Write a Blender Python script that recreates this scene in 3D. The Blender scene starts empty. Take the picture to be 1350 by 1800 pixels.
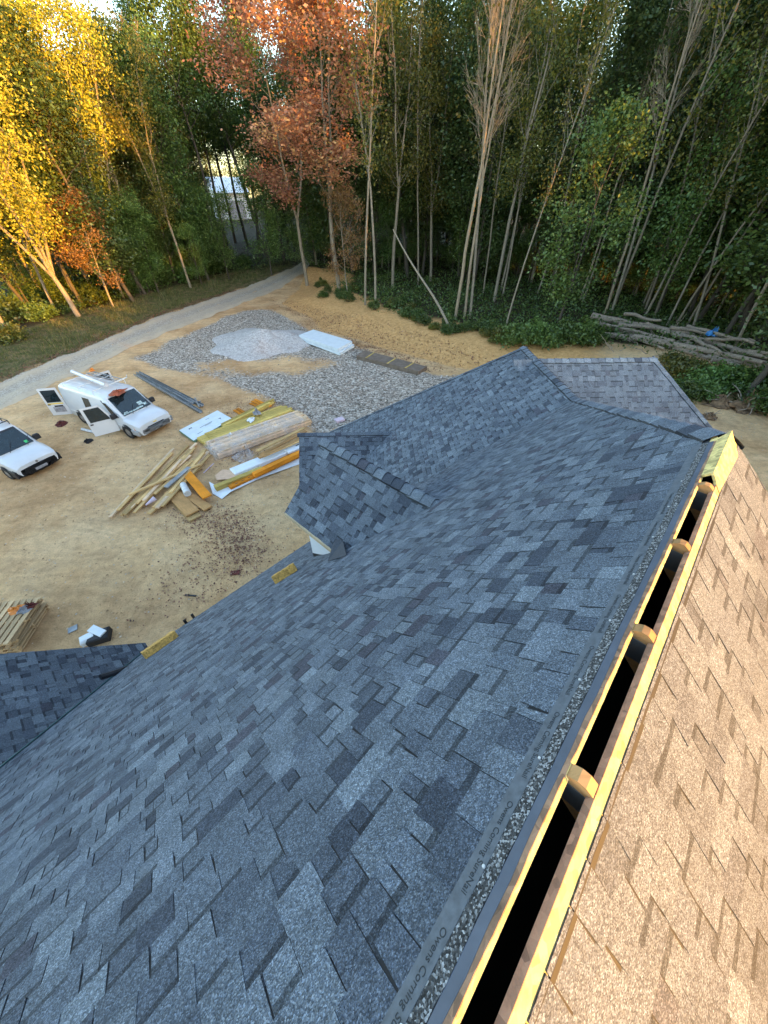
import bpy, math, random
import numpy as np
from mathutils import Vector, Matrix

random.seed(7); rng = np.random.default_rng(7)
sc = bpy.context.scene
col = sc.collection
R = math.radians

# ------------------------------------------------------------------ camera, sky, sun, exposure
CAMH = 10.0; FPX = 612.7; PITCH = R(42.163)
cam_d = bpy.data.cameras.new('camera'); cam = bpy.data.objects.new('camera', cam_d); col.objects.link(cam)
cam.location = (0, 0, CAMH); cam.rotation_euler = (math.pi/2 - PITCH, 0, 0)
cam_d.sensor_fit = 'HORIZONTAL'; cam_d.sensor_width = 36; cam_d.lens = 36*FPX/1350
cam_d.clip_start = 0.05; cam_d.clip_end = 3000
sc.camera = cam
SUN_EL, SUN_YAW = 8.0, 124.0
w = bpy.data.worlds.new('World'); sc.world = w; w.use_nodes = True
wn = w.node_tree; bg = wn.nodes['Background']
sky = wn.nodes.new('ShaderNodeTexSky'); sky.sky_type = 'NISHITA'; sky.sun_disc = False
sky.sun_elevation = R(SUN_EL); sky.sun_rotation = R(SUN_YAW); sky.air_density = 1.0; sky.dust_density = 1.0; sky.ozone_density = 1.0
wn.links.new(sky.outputs[0], bg.inputs[0]); bg.inputs[1].default_value = 0.15
sun_d = bpy.data.lights.new('sun', 'SUN'); sun = bpy.data.objects.new('sun', sun_d); col.objects.link(sun)
sun_d.energy = 2.5; sun_d.angle = R(0.5); sun_d.color = (1.0, 0.43, 0.03)
S = Vector((math.cos(R(SUN_EL))*math.sin(R(SUN_YAW)), math.cos(R(SUN_EL))*math.cos(R(SUN_YAW)), math.sin(R(SUN_EL))))
sun.rotation_euler = S.to_track_quat('Z', 'Y').to_euler(); sun.location = (40, -30, 40)
vs = sc.view_settings; vs.view_transform = 'Standard'; vs.look = 'None'; vs.gamma = 1; vs.exposure = 2.85
sc.cycles.max_bounces = 6; sc.cycles.diffuse_bounces = 3; sc.cycles.glossy_bounces = 2; sc.cycles.transmission_bounces = 4

# ------------------------------------------------------------------ pixel -> world helpers (photo is 1350 x 1800)
CAM = np.array([0, 0, CAMH])
AX = np.array([0, math.cos(PITCH), -math.sin(PITCH)]); UP = np.array([0, math.sin(PITCH), math.cos(PITCH)]); RI = np.array([1., 0, 0])
ZA = np.array([0, 0, 1.])
def ray(x, y): return AX + RI*(x-675)/FPX + UP*(900-y)/FPX
def hit(x, y, P, Nn):
    r = ray(x, y); return CAM + r*(((np.asarray(P)-CAM)@Nn)/(r@Nn))
def gz(x, y, z=0.): return hit(x, y, (0, 0, z), ZA)
def project(P):
    P = np.asarray(P)-CAM; dd = P@AX
    return 675+FPX*(P@RI)/dd, 900-FPX*(P@UP)/dd, dd
def yv(a): return np.array([math.sin(a), math.cos(a), 0.])
def unit(v): v = np.asarray(v, float); return v/np.linalg.norm(v)

# ------------------------------------------------------------------ materials
def mat(name):
    m = bpy.data.materials.new(name); m.use_nodes = True
    t = m.node_tree; b = t.nodes['Principled BSDF']; return m, t, b
def node(t, typ, ins=None, **kw):
    n = t.nodes.new(typ)
    for k, v in kw.items(): setattr(n, k, v)
    if ins:
        for k, v in ins.items():
            if isinstance(v, bpy.types.NodeSocket): t.links.new(v, n.inputs[k])
            else: n.inputs[k].default_value = v
    return n
def c4(c): return (c[0], c[1], c[2], 1.0)
def mix(t, f, a, b, typ='MIX'):
    n = t.nodes.new('ShaderNodeMix'); n.data_type = 'RGBA'; n.blend_type = typ
    for i, v in ((0, f), (6, a), (7, b)):
        if isinstance(v, bpy.types.NodeSocket): t.links.new(v, n.inputs[i])
        else: n.inputs[i].default_value = v if i == 0 else c4(v)
    return n.outputs[2]
def ramp(t, f, stops):
    n = t.nodes.new('ShaderNodeValToRGB'); t.links.new(f, n.inputs[0])
    e = n.color_ramp.elements
    while len(e) < len(stops): e.new(0.5)
    for q, (p, c) in zip(e, stops):
        q.position = p; q.color = c4(c) if not np.isscalar(c) else (c, c, c, 1)
    return n.outputs[0]
def noise(t, scale, detail=3, rough=.55, vec=None, dist=0.):
    n = node(t, 'ShaderNodeTexNoise', {'Scale': scale, 'Detail': detail, 'Roughness': rough, 'Distortion': dist})
    if vec is not None: t.links.new(vec, n.inputs['Vector'])
    return n.outputs[0]
def wpos(t): return node(t, 'ShaderNodeNewGeometry').outputs['Position']
def objc(t): return node(t, 'ShaderNodeTexCoord').outputs['Object']
def bump(t, b, h, strength=.3, dist=.01):
    n = node(t, 'ShaderNodeBump', {'Height': h, 'Strength': strength, 'Distance': dist}); t.links.new(n.outputs[0], b.inputs['Normal'])
def plain(name, c, rough=.6, metal=0., var=.12, scale=6., spec=.4, coat=0.):
    m, t, b = mat(name)
    f = noise(t, scale, 4, .6, objc(t))
    b.inputs['Roughness'].default_value = rough; b.inputs['Metallic'].default_value = metal; b.inputs['Specular IOR Level'].default_value = spec
    lo = tuple(max(0, x*(1-var)) for x in c); hi = tuple(min(1, x*(1+var)) for x in c)
    t.links.new(ramp(t, f, [(.3, lo), (.7, hi)]), b.inputs['Base Color'])
    if coat: b.inputs['Coat Weight'].default_value = coat; b.inputs['Coat Roughness'].default_value = .08
    return m
def wood(name, c, rough=.75, grain=1.):
    m, t, b = mat(name)
    o = objc(t); mp = node(t, 'ShaderNodeMapping', {'Vector': o}); mp.inputs['Scale'].default_value = (1.2, 22, 22)
    f = noise(t, 2.0, 5, .65, mp.outputs[0]); r = node(t, 'ShaderNodeObjectInfo').outputs['Random']
    a = ramp(t, f, [(.25, tuple(x*(1-.38*grain) for x in c)), (.5, c), (.8, tuple(min(1, x*1.18) for x in c))])
    k = node(t, 'ShaderNodeMapRange', {'Value': r, 'To Min': .66, 'To Max': 1.2}).outputs[0]
    cc = node(t, 'ShaderNodeCombineColor', {0: k, 1: k, 2: k}).outputs[0]
    blot = ramp(t, noise(t, 1.7, 4, .6, o), [(.35, .72), (.6, 1.)])
    t.links.new(mix(t, 1., mix(t, 1., a, cc, 'MULTIPLY'), blot, 'MULTIPLY'), b.inputs['Base Color'])
    b.inputs['Roughness'].default_value = rough; b.inputs['Specular IOR Level'].default_value = .2
    bump(t, b, f, .25, .004); return m

def make_shingle():
    m, t, b = mat('asphalt_shingle')
    p = wpos(t); a = node(t, 'ShaderNodeAttribute', attribute_name='col')
    v1 = node(t, 'ShaderNodeTexVoronoi', {'Vector': p, 'Scale': 310.}); s1 = node(t, 'ShaderNodeSeparateColor', {0: v1.outputs['Color']})
    v2 = node(t, 'ShaderNodeTexVoronoi', {'Vector': p, 'Scale': 95.}); s2 = node(t, 'ShaderNodeSeparateColor', {0: v2.outputs['Color']})
    g1 = ramp(t, s1.outputs[0], [(0., .40), (.45, .80), (.8, 1.2), (1., 2.0)])
    g2 = ramp(t, s2.outputs[1], [(0., .80), (1., 1.2)])
    blot = ramp(t, noise(t, 3.2, 4, .6, p), [(.3, .82), (.7, 1.14)])
    hue = ramp(t, s1.outputs[2], [(0., (.92, .97, 1.06)), (1., (1.06, 1.02, .95))])
    c = mix(t, 1., mix(t, 1., mix(t, 1., mix(t, 1., a.outputs[0], g1, 'MULTIPLY'), g2, 'MULTIPLY'), blot, 'MULTIPLY'), hue, 'MULTIPLY')
    t.links.new(c, b.inputs['Base Color']); b.inputs['Roughness'].default_value = .85; b.inputs['Specular IOR Level'].default_value = .35
    bump(t, b, v1.outputs['Distance'], .55, .003); return m
M = {}
M['shingle'] = make_shingle()
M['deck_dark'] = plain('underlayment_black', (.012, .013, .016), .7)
M['underlay'] = plain('underlayment_blue_grey', (.088, .10, .128), .55, var=.2, scale=9)
M['nailband'] = plain('woven_nailing_strip', (.105, .118, .135), .6, var=.25, scale=40)
M['felt'] = plain('dark_felt', (.05, .056, .068), .8, var=.25, scale=30)
def make_osb(name, c):
    m, t, b = mat(name); o = wpos(t)
    v = node(t, 'ShaderNodeTexVoronoi', {'Vector': o, 'Scale': 38.}); f = node(t, 'ShaderNodeSeparateColor', {0: v.outputs['Color']}).outputs[0]
    n2 = noise(t, 14, 5, .7, o)
    a = ramp(t, f, [(0., tuple(x*.62 for x in c)), (.5, c), (1., tuple(min(1, x*1.2) for x in c))])
    t.links.new(mix(t, 1., a, ramp(t, n2, [(.3, .6), (.55, 1.05)]), 'MULTIPLY'), b.inputs['Base Color'])
    b.inputs['Roughness'].default_value = .8; bump(t, b, n2, .4, .006); return m
M['osb'] = make_osb('oriented_strand_board', (.66, .51, .19))
M['osb_rough'] = make_osb('weathered_strand_board_edge', (.32, .18, .105))
M['truss'] = wood('truss_lumber', (.46, .25, .10))
M['pine'] = wood('pine_lumber', (.68, .44, .19)); M['pine_pale'] = wood('pale_pine_lumber', (.82, .58, .37), grain=.7)
M['treated'] = wood('treated_lumber', (.62, .45, .13)); M['brownboard'] = wood('brown_plank', (.48, .26, .10))
M['orange'] = wood('orange_laminated_beam', (.72, .25, .02), grain=.45); M['pallet'] = wood('pallet_wood', (.64, .44, .24))
M['trim'] = wood('fascia_wood', (.62, .48, .30))
M['wrap'] = plain('white_house_wrap', (.72, .75, .78), .45, var=.06, scale=3)
M['ink'] = plain('dark_print_ink', (.02, .025, .03), .6)
M['foam'] = plain('foil_faced_foam_board', (.66, .72, .76), .4, var=.08, scale=2.2)
M['greenedge'] = plain('green_foam_edge', (.10, .20, .12), .7)
M['white'] = plain('white_vehicle_paint', (.56, .575, .60), .28, var=.06, scale=1.4, spec=.5, coat=.6)
M['dirtywhite'] = plain('scuffed_white_metal', (.58, .58, .57), .45, var=.2, scale=5)
M['black'] = plain('black_plastic', (.018, .018, .022), .55, var=.3)
M['rubber'] = plain('tyre_rubber', (.02, .02, .02), .85, var=.35)
M['steel'] = plain('grey_steel', (.28, .28, .29), .38, metal=.75, var=.25)
M['alu'] = plain('weathered_aluminium', (.27, .28, .29), .42, metal=.45, var=.3, scale=3)
M['bumper'] = plain('grey_bumper', (.38, .39, .41), .35, metal=.35, var=.15)
M['glass'] = plain('tinted_vehicle_glass', (.012, .022, .028), .06, var=.3, spec=.8)
M['lamp'] = plain('headlight_lens', (.55, .56, .55), .12, var=.2, scale=20, spec=.7)
M['amber'] = plain('amber_lens', (.62, .20, .03), .25)
M['dash'] = plain('papers_on_dashboard', (.35, .45, .46), .7, var=.8, scale=14)
M['greensticker'] = plain('green_sticker', (.05, .42, .14), .5)
M['bluetarp'] = plain('blue_plastic', (.05, .22, .52), .4)
M['rag'] = plain('dark_red_cloth', (.10, .022, .018), .9, var=.6, scale=12)
M['rust'] = plain('rusty_red_cloth', (.30, .075, .035), .9, var=.5, scale=10)
M['blackcloth'] = plain('black_cloth', (.015, .014, .016), .9, var=.5)
M['yellow'] = plain('yellow_paint', (.72, .52, .06), .5)
M['greycloth'] = plain('grey_cloth', (.25, .25, .27), .9, var=.4)
M['pinkfoam'] = plain('pale_pink_board', (.60, .48, .55), .6)
M['salmon'] = plain('salmon_board', (.62, .40, .26), .7)
M['slab'] = plain('dark_brown_board', (.17, .13, .10), .8, var=.3, scale=3)
M['drip'] = plain('teal_valley_metal', (.05, .13, .145), .35, metal=.4)
M['wall'] = plain('sheathed_wall', (.62, .63, .64), .6)
M['concrete'] = plain('concrete', (.32, .31, .29), .85)
def make_plastic():
    m, t, b = mat('clear_plastic_sheet'); b.inputs['Base Color'].default_value = (.72, .70, .70, 1); b.inputs['Roughness'].default_value = .22
    f = noise(t, 2.2, 3, .5, objc(t)); bump(t, b, f, .4, .05)
    tr = node(t, 'ShaderNodeBsdfTransparent', {0: (.95, .93, .92, 1)}); mx = node(t, 'ShaderNodeMixShader')
    t.links.new(ramp(t, f, [(.3, .08), (.75, .42)]), mx.inputs[0]); t.links.new(tr.outputs[0], mx.inputs[1]); t.links.new(b.outputs[0], mx.inputs[2])
    t.links.new(mx.outputs[0], t.nodes['Material Output'].inputs[0]); return m
M['plastic'] = make_plastic()
def make_granule():
    m, t, b = mat('loose_granule_strip'); p = wpos(t)
    v = node(t, 'ShaderNodeTexVoronoi', {'Vector': p, 'Scale': 210.}); f = node(t, 'ShaderNodeSeparateColor', {0: v.outputs['Color']}).outputs[0]
    t.links.new(ramp(t, f, [(0., .012), (.5, .06), (.75, .16), (1., .42)]), b.inputs['Base Color']); b.inputs['Roughness'].default_value = .8
    bump(t, b, v.outputs['Distance'], .8, .004); return m
M['granule'] = make_granule()
def make_leaf(name, cols, trans=.32):
    m, t, b = mat(name)
    a = node(t, 'ShaderNodeAttribute', attribute_name='rnd'); stops = [(i/(len(cols)-1), c) for i, c in enumerate(cols)]
    c = ramp(t, a.outputs['Fac'], stops); r = node(t, 'ShaderNodeObjectInfo').outputs['Random']
    hv = node(t, 'ShaderNodeHueSaturation', {'Color': c, 'Hue': node(t, 'ShaderNodeMapRange', {'Value': r, 'To Min': .488, 'To Max': .515}).outputs[0], 'Value': node(t, 'ShaderNodeMapRange', {'Value': r, 'To Min': .82, 'To Max': 1.2}).outputs[0]})
    df = node(t, 'ShaderNodeBsdfDiffuse', {'Color': hv.outputs[0]}); tl = node(t, 'ShaderNodeBsdfTranslucent', {'Color': hv.outputs[0]}); gl = node(t, 'ShaderNodeBsdfGlossy', {'Color': (.8, .85, .9, 1), 'Roughness': .42})
    m1 = node(t, 'ShaderNodeMixShader', {0: trans, 1: df.outputs[0], 2: tl.outputs[0]}); m2 = node(t, 'ShaderNodeMixShader', {0: .035, 1: m1.outputs[0], 2: gl.outputs[0]})
    t.links.new(m2.outputs[0], t.nodes['Material Output'].inputs[0]); return m
M['leaf_gold'] = make_leaf('golden_leaves', [(.15, .16, .02), (.28, .26, .03), (.40, .36, .045), (.48, .43, .07)])
M['leaf_green'] = make_leaf('green_leaves', [(.030, .058, .014), (.060, .10, .02), (.095, .14, .03), (.165, .21, .05)])
M['leaf_dark'] = make_leaf('dark_green_leaves', [(.030, .050, .016), (.056, .088, .025), (.09, .128, .036), (.15, .18, .058)])
M['leaf_olive'] = make_leaf('olive_yellow_leaves', [(.05, .068, .014), (.105, .118, .022), (.175, .165, .03), (.30, .22, .04)])
M['leaf_maple'] = make_leaf('orange_red_leaves', [(.24, .11, .07), (.46, .20, .115), (.58, .29, .15), (.60, .40, .15)])
M['leaf_brown'] = make_leaf('russet_brown_leaves', [(.09, .055, .02), (.20, .10, .04), (.30, .155, .06), (.30, .21, .06)])
M['leaf_fresh'] = make_leaf('fresh_green_leaves', [(.055, .095, .022), (.10, .17, .038), (.155, .24, .055), (.26, .35, .10)])
M['leaf_litter'] = make_leaf('fallen_leaves', [(.07, .03, .02), (.15, .06, .035), (.24, .10, .06), (.33, .2, .12)], .05)
M['grass'] = make_leaf('verge_grass', [(.04, .06, .012), (.075, .10, .02), (.13, .12, .035), (.22, .16, .07)], .2)
def make_bark(name, c):
    m, t, b = mat(name); o = objc(t); mp = node(t, 'ShaderNodeMapping', {'Vector': o}); mp.inputs['Scale'].default_value = (9, 9, 1.6)
    f = noise(t, 1.5, 6, .7, mp.outputs[0])
    t.links.new(ramp(t, f, [(.25, tuple(x*.4 for x in c)), (.5, c), (.8, tuple(min(1, x*1.5) for x in c))]), b.inputs['Base Color'])
    b.inputs['Roughness'].default_value = .9; bump(t, b, f, .6, .03); return m
M['bark_pale'] = make_bark('pale_grey_bark', (.25, .21, .155)); M['bark_dark'] = make_bark('dark_bark', (.075, .062, .048)); M['bark_tan'] = make_bark('tan_twigs', (.30, .235, .16))
M['log'] = make_bark('weathered_dead_wood', (.30, .235, .18))

def make_ground():
    m, t, b = mat('ground_soil'); p = wpos(t)
    at = lambda n: node(t, 'ShaderNodeAttribute', attribute_name=n).outputs['Fac']
    n1 = noise(t, .35, 6, .6, p); n2 = noise(t, 3.2, 6, .65, p); n3 = noise(t, 22., 4, .7, p)
    dirt = ramp(t, n1, [(.3, (.46, .275, .13)), (.5, (.63, .41, .215)), (.72, (.70, .49, .28))])
    dirt = mix(t, 1., dirt, ramp(t, n2, [(.3, .80), (.6, 1.08)]), 'MULTIPLY')
    dirt = mix(t, 1., dirt, ramp(t, n3, [(.25, .42), (.43, .95), (.75, 1.18)]), 'MULTIPLY')
    # tyre-track streaks scraped across the yard
    mp = node(t, 'ShaderNodeMapping', {'Vector': p}); mp.inputs['Rotation'].default_value = (0, 0, R(25)); mp.inputs['Scale'].default_value = (.5, 2.0, 1)
    dirt = mix(t, .5, dirt, mix(t, 1., dirt, ramp(t, noise(t, .55, 6, .7, mp.outputs[0], 1.2), [(.35, .66), (.55, 1.06)]), 'MULTIPLY'))
    damp = ramp(t, noise(t, .14, 5, .65, p), [(.45, 0.), (.7, 1.)]); dirt = mix(t, damp, dirt, mix(t, 1., dirt, (.70, .62, .56), 'MULTIPLY'))
    v = node(t, 'ShaderNodeTexVoronoi', {'Vector': p, 'Scale': 9.}); sv = node(t, 'ShaderNodeSeparateColor', {0: v.outputs['Color']})
    peb = ramp(t, sv.outputs[0], [(.93, 0.), (.95, 1.)]); peb2 = node(t, 'ShaderNodeMath', {0: peb, 1: ramp(t, v.outputs['Distance'], [(.22, 1.), (.3, 0.)])}, operation='MULTIPLY').outputs[0]
    dirt = mix(t, peb2, dirt, (.42, .37, .31))
    vg = node(t, 'ShaderNodeTexVoronoi', {'Vector': p, 'Scale': 8.5}); sg = node(t, 'ShaderNodeSeparateColor', {0: vg.outputs['Color']})
    grav = ramp(t, sg.outputs[0], [(0., (.11, .09, .07)), (.4, (.29, .24, .195)), (.75, (.43, .37, .31)), (1., (.64, .57, .49))])
    gm = node(t, 'ShaderNodeMath', {0: at('gravel'), 1: node(t, 'ShaderNodeMath', {0: n2, 1: .5}, operation='SUBTRACT').outputs[0]}, operation='ADD').outputs[0]
    c = mix(t, ramp(t, gm, [(.38, 0.), (.62, 1.)]), dirt, grav)
    tan = mix(t, 1., ramp(t, n2, [(.3, (.50, .27, .10)), (.7, (.76, .45, .19))]), ramp(t, n3, [(.3, .6), (.6, 1.1)]), 'MULTIPLY')
    tm = node(t, 'ShaderNodeMath', {0: at('tan'), 1: node(t, 'ShaderNodeMath', {0: n2, 1: .5}, operation='SUBTRACT').outputs[0]}, operation='ADD').outputs[0]
    c = mix(t, ramp(t, tm, [(.35, 0.), (.65, 1.)]), c, tan)
    gr = mix(t, n2, (.16, .11, .055), (.22, .165, .09)); gr = mix(t, ramp(t, noise(t, 1.1, 5, .6, p), [(.42, 0.), (.6, 1.)]), gr, (.075, .085, .025))
    gr = mix(t, 1., gr, ramp(t, n3, [(.3, .55), (.6, 1.1)]), 'MULTIPLY')
    c = mix(t, ramp(t, node(t, 'ShaderNodeMath', {0: at('grass'), 1: node(t, 'ShaderNodeMath', {0: n2, 1: .5}, operation='SUBTRACT').outputs[0]}, operation='ADD').outputs[0], [(.35, 0.), (.65, 1.)]), c, gr)
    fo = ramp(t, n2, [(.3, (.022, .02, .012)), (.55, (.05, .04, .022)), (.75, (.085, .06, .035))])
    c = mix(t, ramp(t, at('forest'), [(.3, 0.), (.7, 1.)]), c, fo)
    c = mix(t, at('field'), c, mix(t, n1, (.30, .26, .15), (.42, .38, .25)))
    t.links.new(c, b.inputs['Base Color']); b.inputs['Roughness'].default_value = .95; b.inputs['Specular IOR Level'].default_value = .15
    hh = node(t, 'ShaderNodeMath', {0: n2, 1: n3}, operation='ADD').outputs[0]; bump(t, b, hh, .8, .05); return m
M['ground'] = make_ground()
def make_road():
    m, t, b = mat('crushed_stone_road'); p = wpos(t)
    v = node(t, 'ShaderNodeTexVoronoi', {'Vector': p, 'Scale': 13.}); s_ = node(t, 'ShaderNodeSeparateColor', {0: v.outputs['Color']})
    g = ramp(t, s_.outputs[0], [(0., (.19, .16, .13)), (.5, (.33, .29, .24)), (1., (.50, .45, .39))])
    a = node(t, 'ShaderNodeAttribute', attribute_name='across').outputs['Fac']; n2 = noise(t, 1.2, 5, .6, p)
    aa = node(t, 'ShaderNodeMath', {0: a, 1: node(t, 'ShaderNodeMath', {0: node(t, 'ShaderNodeMath', {0: n2, 1: .5}, operation='SUBTRACT').outputs[0], 1: .35}, operation='MULTIPLY').outputs[0]}, operation='ADD').outputs[0]
    dusty = ramp(t, aa, [(.0, .25), (.2, .9), (.36, .25), (.5, .1), (.66, .7), (.8, .5), (.95, 1.)])
    c = mix(t, dusty, g, mix(t, n2, (.42, .33, .23), (.52, .42, .30)))
    t.links.new(c, b.inputs['Base Color']); b.inputs['Roughness'].default_value = .95; bump(t, b, v.outputs['Distance'], .5, .02); return m
M['road'] = make_road()
def make_pile():
    m, t, b = mat('pale_crushed_stone'); p = wpos(t)
    v = node(t, 'ShaderNodeTexVoronoi', {'Vector': p, 'Scale': 11.}); s_ = node(t, 'ShaderNodeSeparateColor', {0: v.outputs['Color']})
    g = ramp(t, s_.outputs[0], [(0., (.30, .28, .265)), (.5, (.42, .395, .38)), (1., (.55, .52, .50))])
    f = noise(t, 1.5, 5, .7, p); c = mix(t, ramp(t, f, [(.55, 0.), (.66, .6)]), g, (.26, .22, .2))
    t.links.new(c, b.inputs['Base Color']); b.inputs['Roughness'].default_value = .95; bump(t, b, v.outputs['Distance'], .6, .03); return m
M['pile'] = make_pile()
def make_corrugated(name, c, sc_):
    m, t, b = mat(name); wv = node(t, 'ShaderNodeTexWave', {'Vector': objc(t), 'Scale': sc_}); wv.bands_direction = 'X'
    t.links.new(ramp(t, wv.outputs[1], [(0., tuple(x*.7 for x in c)), (1., c)]), b.inputs['Base Color']); b.inputs['Roughness'].default_value = .5; return m
M['barn'] = make_corrugated('white_ribbed_metal', (.62, .65, .68), .7); M['barnroof'] = make_corrugated('pale_ribbed_roof', (.60, .66, .72), .5)

# ------------------------------------------------------------------ object helpers
def mesh_from(name, V, F, m, face_cols=None, rnd=None, smooth=False, vattr=None):
    me = bpy.data.meshes.new(name)
    if isinstance(F, np.ndarray):
        k = F.shape[1]; me.vertices.add(len(V)); me.vertices.foreach_set('co', np.asarray(V, np.float32).ravel())
        me.loops.add(F.size); me.loops.foreach_set('vertex_index', F.astype(np.int32).ravel())
        me.polygons.add(len(F)); me.polygons.foreach_set('loop_start', np.arange(0, F.size, k, dtype=np.int32))
        me.update(calc_edges=True)
    else:
        me.from_pydata([tuple(map(float, v)) for v in V], [], F)
    if m is not None: me.materials.append(m)
    if face_cols is not None:
        a = me.attributes.new('col', 'FLOAT_COLOR', 'FACE'); a.data.foreach_set('color', np.c_[np.asarray(face_cols), np.ones(len(face_cols))].astype(np.float32).ravel())
    if rnd is not None:
        a = me.attributes.new('rnd', 'FLOAT', 'FACE'); a.data.foreach_set('value', np.asarray(rnd, np.float32))
    if vattr:
        for k, arr in vattr.items():
            a = me.attributes.new(k, 'FLOAT', 'POINT'); a.data.foreach_set('value', np.asarray(arr, np.float32))
    if smooth:
        me.polygons.foreach_set('use_smooth', np.ones(len(me.polygons), bool)); me.update()
    return me
def link(name, me, parent=None, loc=None, rotz=None):
    o = bpy.data.objects.new(name, me); col.objects.link(o)
    if parent is not None: o.parent = parent
    if loc is not None: o.location = tuple(map(float, loc))
    if rotz is not None: o.rotation_euler = (0, 0, rotz)
    return o
def tag(o, label=None, cat=None, group=None, kind=None):
    for k, v in (('label', label), ('category', cat), ('group', group), ('kind', kind)):
        if v: o[k] = v
    return o
def thing(name, label, cat, loc=(0, 0, 0), rotz=0., group=None):
    return tag(link(name, None, None, loc, rotz), label, cat, group)
def copy_tree(o, parent=None):
    c = o.copy(); col.objects.link(c); c.parent = parent
    for ch in list(o.children): copy_tree(ch, c)
    return c
class MB:
    def __init__(s): s.v = []; s.f = []
    def add(s, V, F):
        n = len(s.v); s.v += [tuple(map(float, q)) for q in V]; s.f += [tuple(i+n for i in q) for q in F]; return s
    def box(s, x0, x1, y0, y1, z0, z1):
        return s.add([(x0,y0,z0),(x1,y0,z0),(x1,y1,z0),(x0,y1,z0),(x0,y0,z1),(x1,y0,z1),(x1,y1,z1),(x0,y1,z1)],
                     [(3,2,1,0),(4,5,6,7),(0,1,5,4),(1,2,6,5),(2,3,7,6),(3,0,4,7)])
    def cbox(s, x0, x1, y0, y1, z0, z1, c=.01):   # box with chamfered top and side edges
        V = []
        for (z, i) in ((z0, 0), (z1-c, 0), (z1, c)):
            V += [(x0+i,y0+i,z),(x1-i,y0+i,z),(x1-i,y1-i,z),(x0+i,y1-i,z)]
        F = [(3,2,1,0),(8,9,10,11)]
        for k in (0, 4):
            for j in range(4): F.append((k+j, k+(j+1)%4, k+4+(j+1)%4, k+4+j))
        return s.add(V, F)
    def slab(s, poly, down):     # polygon (3d points) pushed along a vector
        n = len(poly); d = np.asarray(down); p = [np.asarray(q) for q in poly]
        V = p + [q+d for q in p]; F = [tuple(range(n)), tuple(range(2*n-1, n-1, -1))]
        F += [(i, i+n, (i+1) % n+n, (i+1) % n) for i in range(n)]
        return s.add(V, F)
    def tube(s, p0, p1, r0, r1=None, n=8, caps=True):
        p0 = np.asarray(p0, float); p1 = np.asarray(p1, float); r1 = r0 if r1 is None else r1
        a = unit(p1-p0); b = unit(np.cross(a, (0, 0, 1) if abs(a[2]) < .9 else (1, 0, 0))); c = np.cross(a, b)
        V = []
        for (p, r) in ((p0, r0), (p1, r1)):
            V += [p+r*(math.cos(t)*b+math.sin(t)*c) for t in np.arange(n)*2*math.pi/n]
        F = [(i, (i+1) % n, n+(i+1) % n, n+i) for i in range(n)]
        if caps: F += [tuple(range(n-1, -1, -1)), tuple(range(n, 2*n))]
        return s.add(V, F)
    def build(s, name, m, parent=None, loc=None, rotz=None, smooth=False, sharp=35):
        me = mesh_from(name, s.v, s.f, m, smooth=smooth)
        if smooth: me.set_sharp_from_angle(angle=R(sharp))
        return link(name, me, parent, loc, rotz)
_cache = {}
def boxmesh(dx, dy, dz, m, c=.006):
    k = (round(dx, 3), round(dy, 3), round(dz, 3), m.name)
    if k not in _cache:
        b = MB().cbox(-dx/2, dx/2, -dy/2, dy/2, 0, dz, min(c, dz*.3, dy*.2)); _cache[k] = mesh_from('board', b.v, b.f, m)
    return _cache[k]

# ------------------------------------------------------------------ terrain
def inpoly(px, py, poly):
    ins = np.zeros(px.shape, bool); n = len(poly)
    for i in range(n):
        x0, y0 = poly[i][:2]; x1, y1 = poly[(i+1) % n][:2]
        c = ((y0 > py) != (y1 > py)) & (px < (x1-x0)*(py-y0)/(y1-y0+1e-12)+x0); ins ^= c
    return ins
def dpoly(px, py, poly, closed=True):
    d = np.full(px.shape, 1e9); n = len(poly)
    for i in range(n if closed else n-1):
        a = np.asarray(poly[i][:2]); b = np.asarray(poly[(i+1) % n][:2]); ab = b-a
        t = np.clip(((px-a[0])*ab[0]+(py-a[1])*ab[1])/(ab@ab+1e-12), 0, 1)
        d = np.minimum(d, np.hypot(px-a[0]-t*ab[0], py-a[1]-t*ab[1]))
    return d
def soft(px, py, poly, wdt=1.): # 0..1 with a soft border
    d = dpoly(px, py, poly); s = np.where(inpoly(px, py, poly), d, -d); return np.clip(.5+s/(2*wdt), 0, 1)
def wpoly(pts, z=0.): return [gz(x, y, z)[:2] for x, y in pts]
FOOT = wpoly([(545, 560), (560, 582), (640, 602), (700, 622), (800, 648), (850, 655)]) + [np.array(q) for q in ((14., 24.5), (22., 20.), (34., 13.), (60., 2.), (120., -20.), (200., -50.))]
FOOT = [np.array((-12.5, 60.)), np.array((-13.2, 50.))] + FOOT
CREST_DEPTH = 8.
def sstep(t): t = np.clip(t, 0, 1); return t*t*(3-2*t)
_FB = FOOT + [np.array((200., 400.)), np.array((-12.5, 400.))]
def zt(x, y):
    x = np.asarray(x, float); y = np.asarray(y, float)
    ins = inpoly(x, y, _FB); d = dpoly(x, y, FOOT, False)
    z = np.where(ins, 1.1*sstep(d/CREST_DEPTH), 0.)
    r = np.hypot(x, y); z = z + .066*np.clip(r-62, 0, 120) + 1.5*np.clip((r-62)/60, 0, 1)**2*0
    z = z + .05*np.sin(x*.9+1.3)*np.sin(y*.7)+.03*np.sin(x*2.3+y*1.7)
    return z*np.where(r < 9, .2, 1.)
def gt(px, py, up=0.):
    r = ray(px, py); t = (up-CAMH)/r[2] if r[2] < -1e-3 else 200.
    for _ in range(60):
        p = CAM+r*t; t2 = (float(zt(p[0], p[1]))+up-CAMH)/r[2]; t2 = min(max(t2, 3.), 400.)
        if abs(t2-t) < .002: break
        t += .8*(t2-t)
    p = CAM+r*t; return np.array([p[0], p[1], float(zt(p[0], p[1]))])
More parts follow.
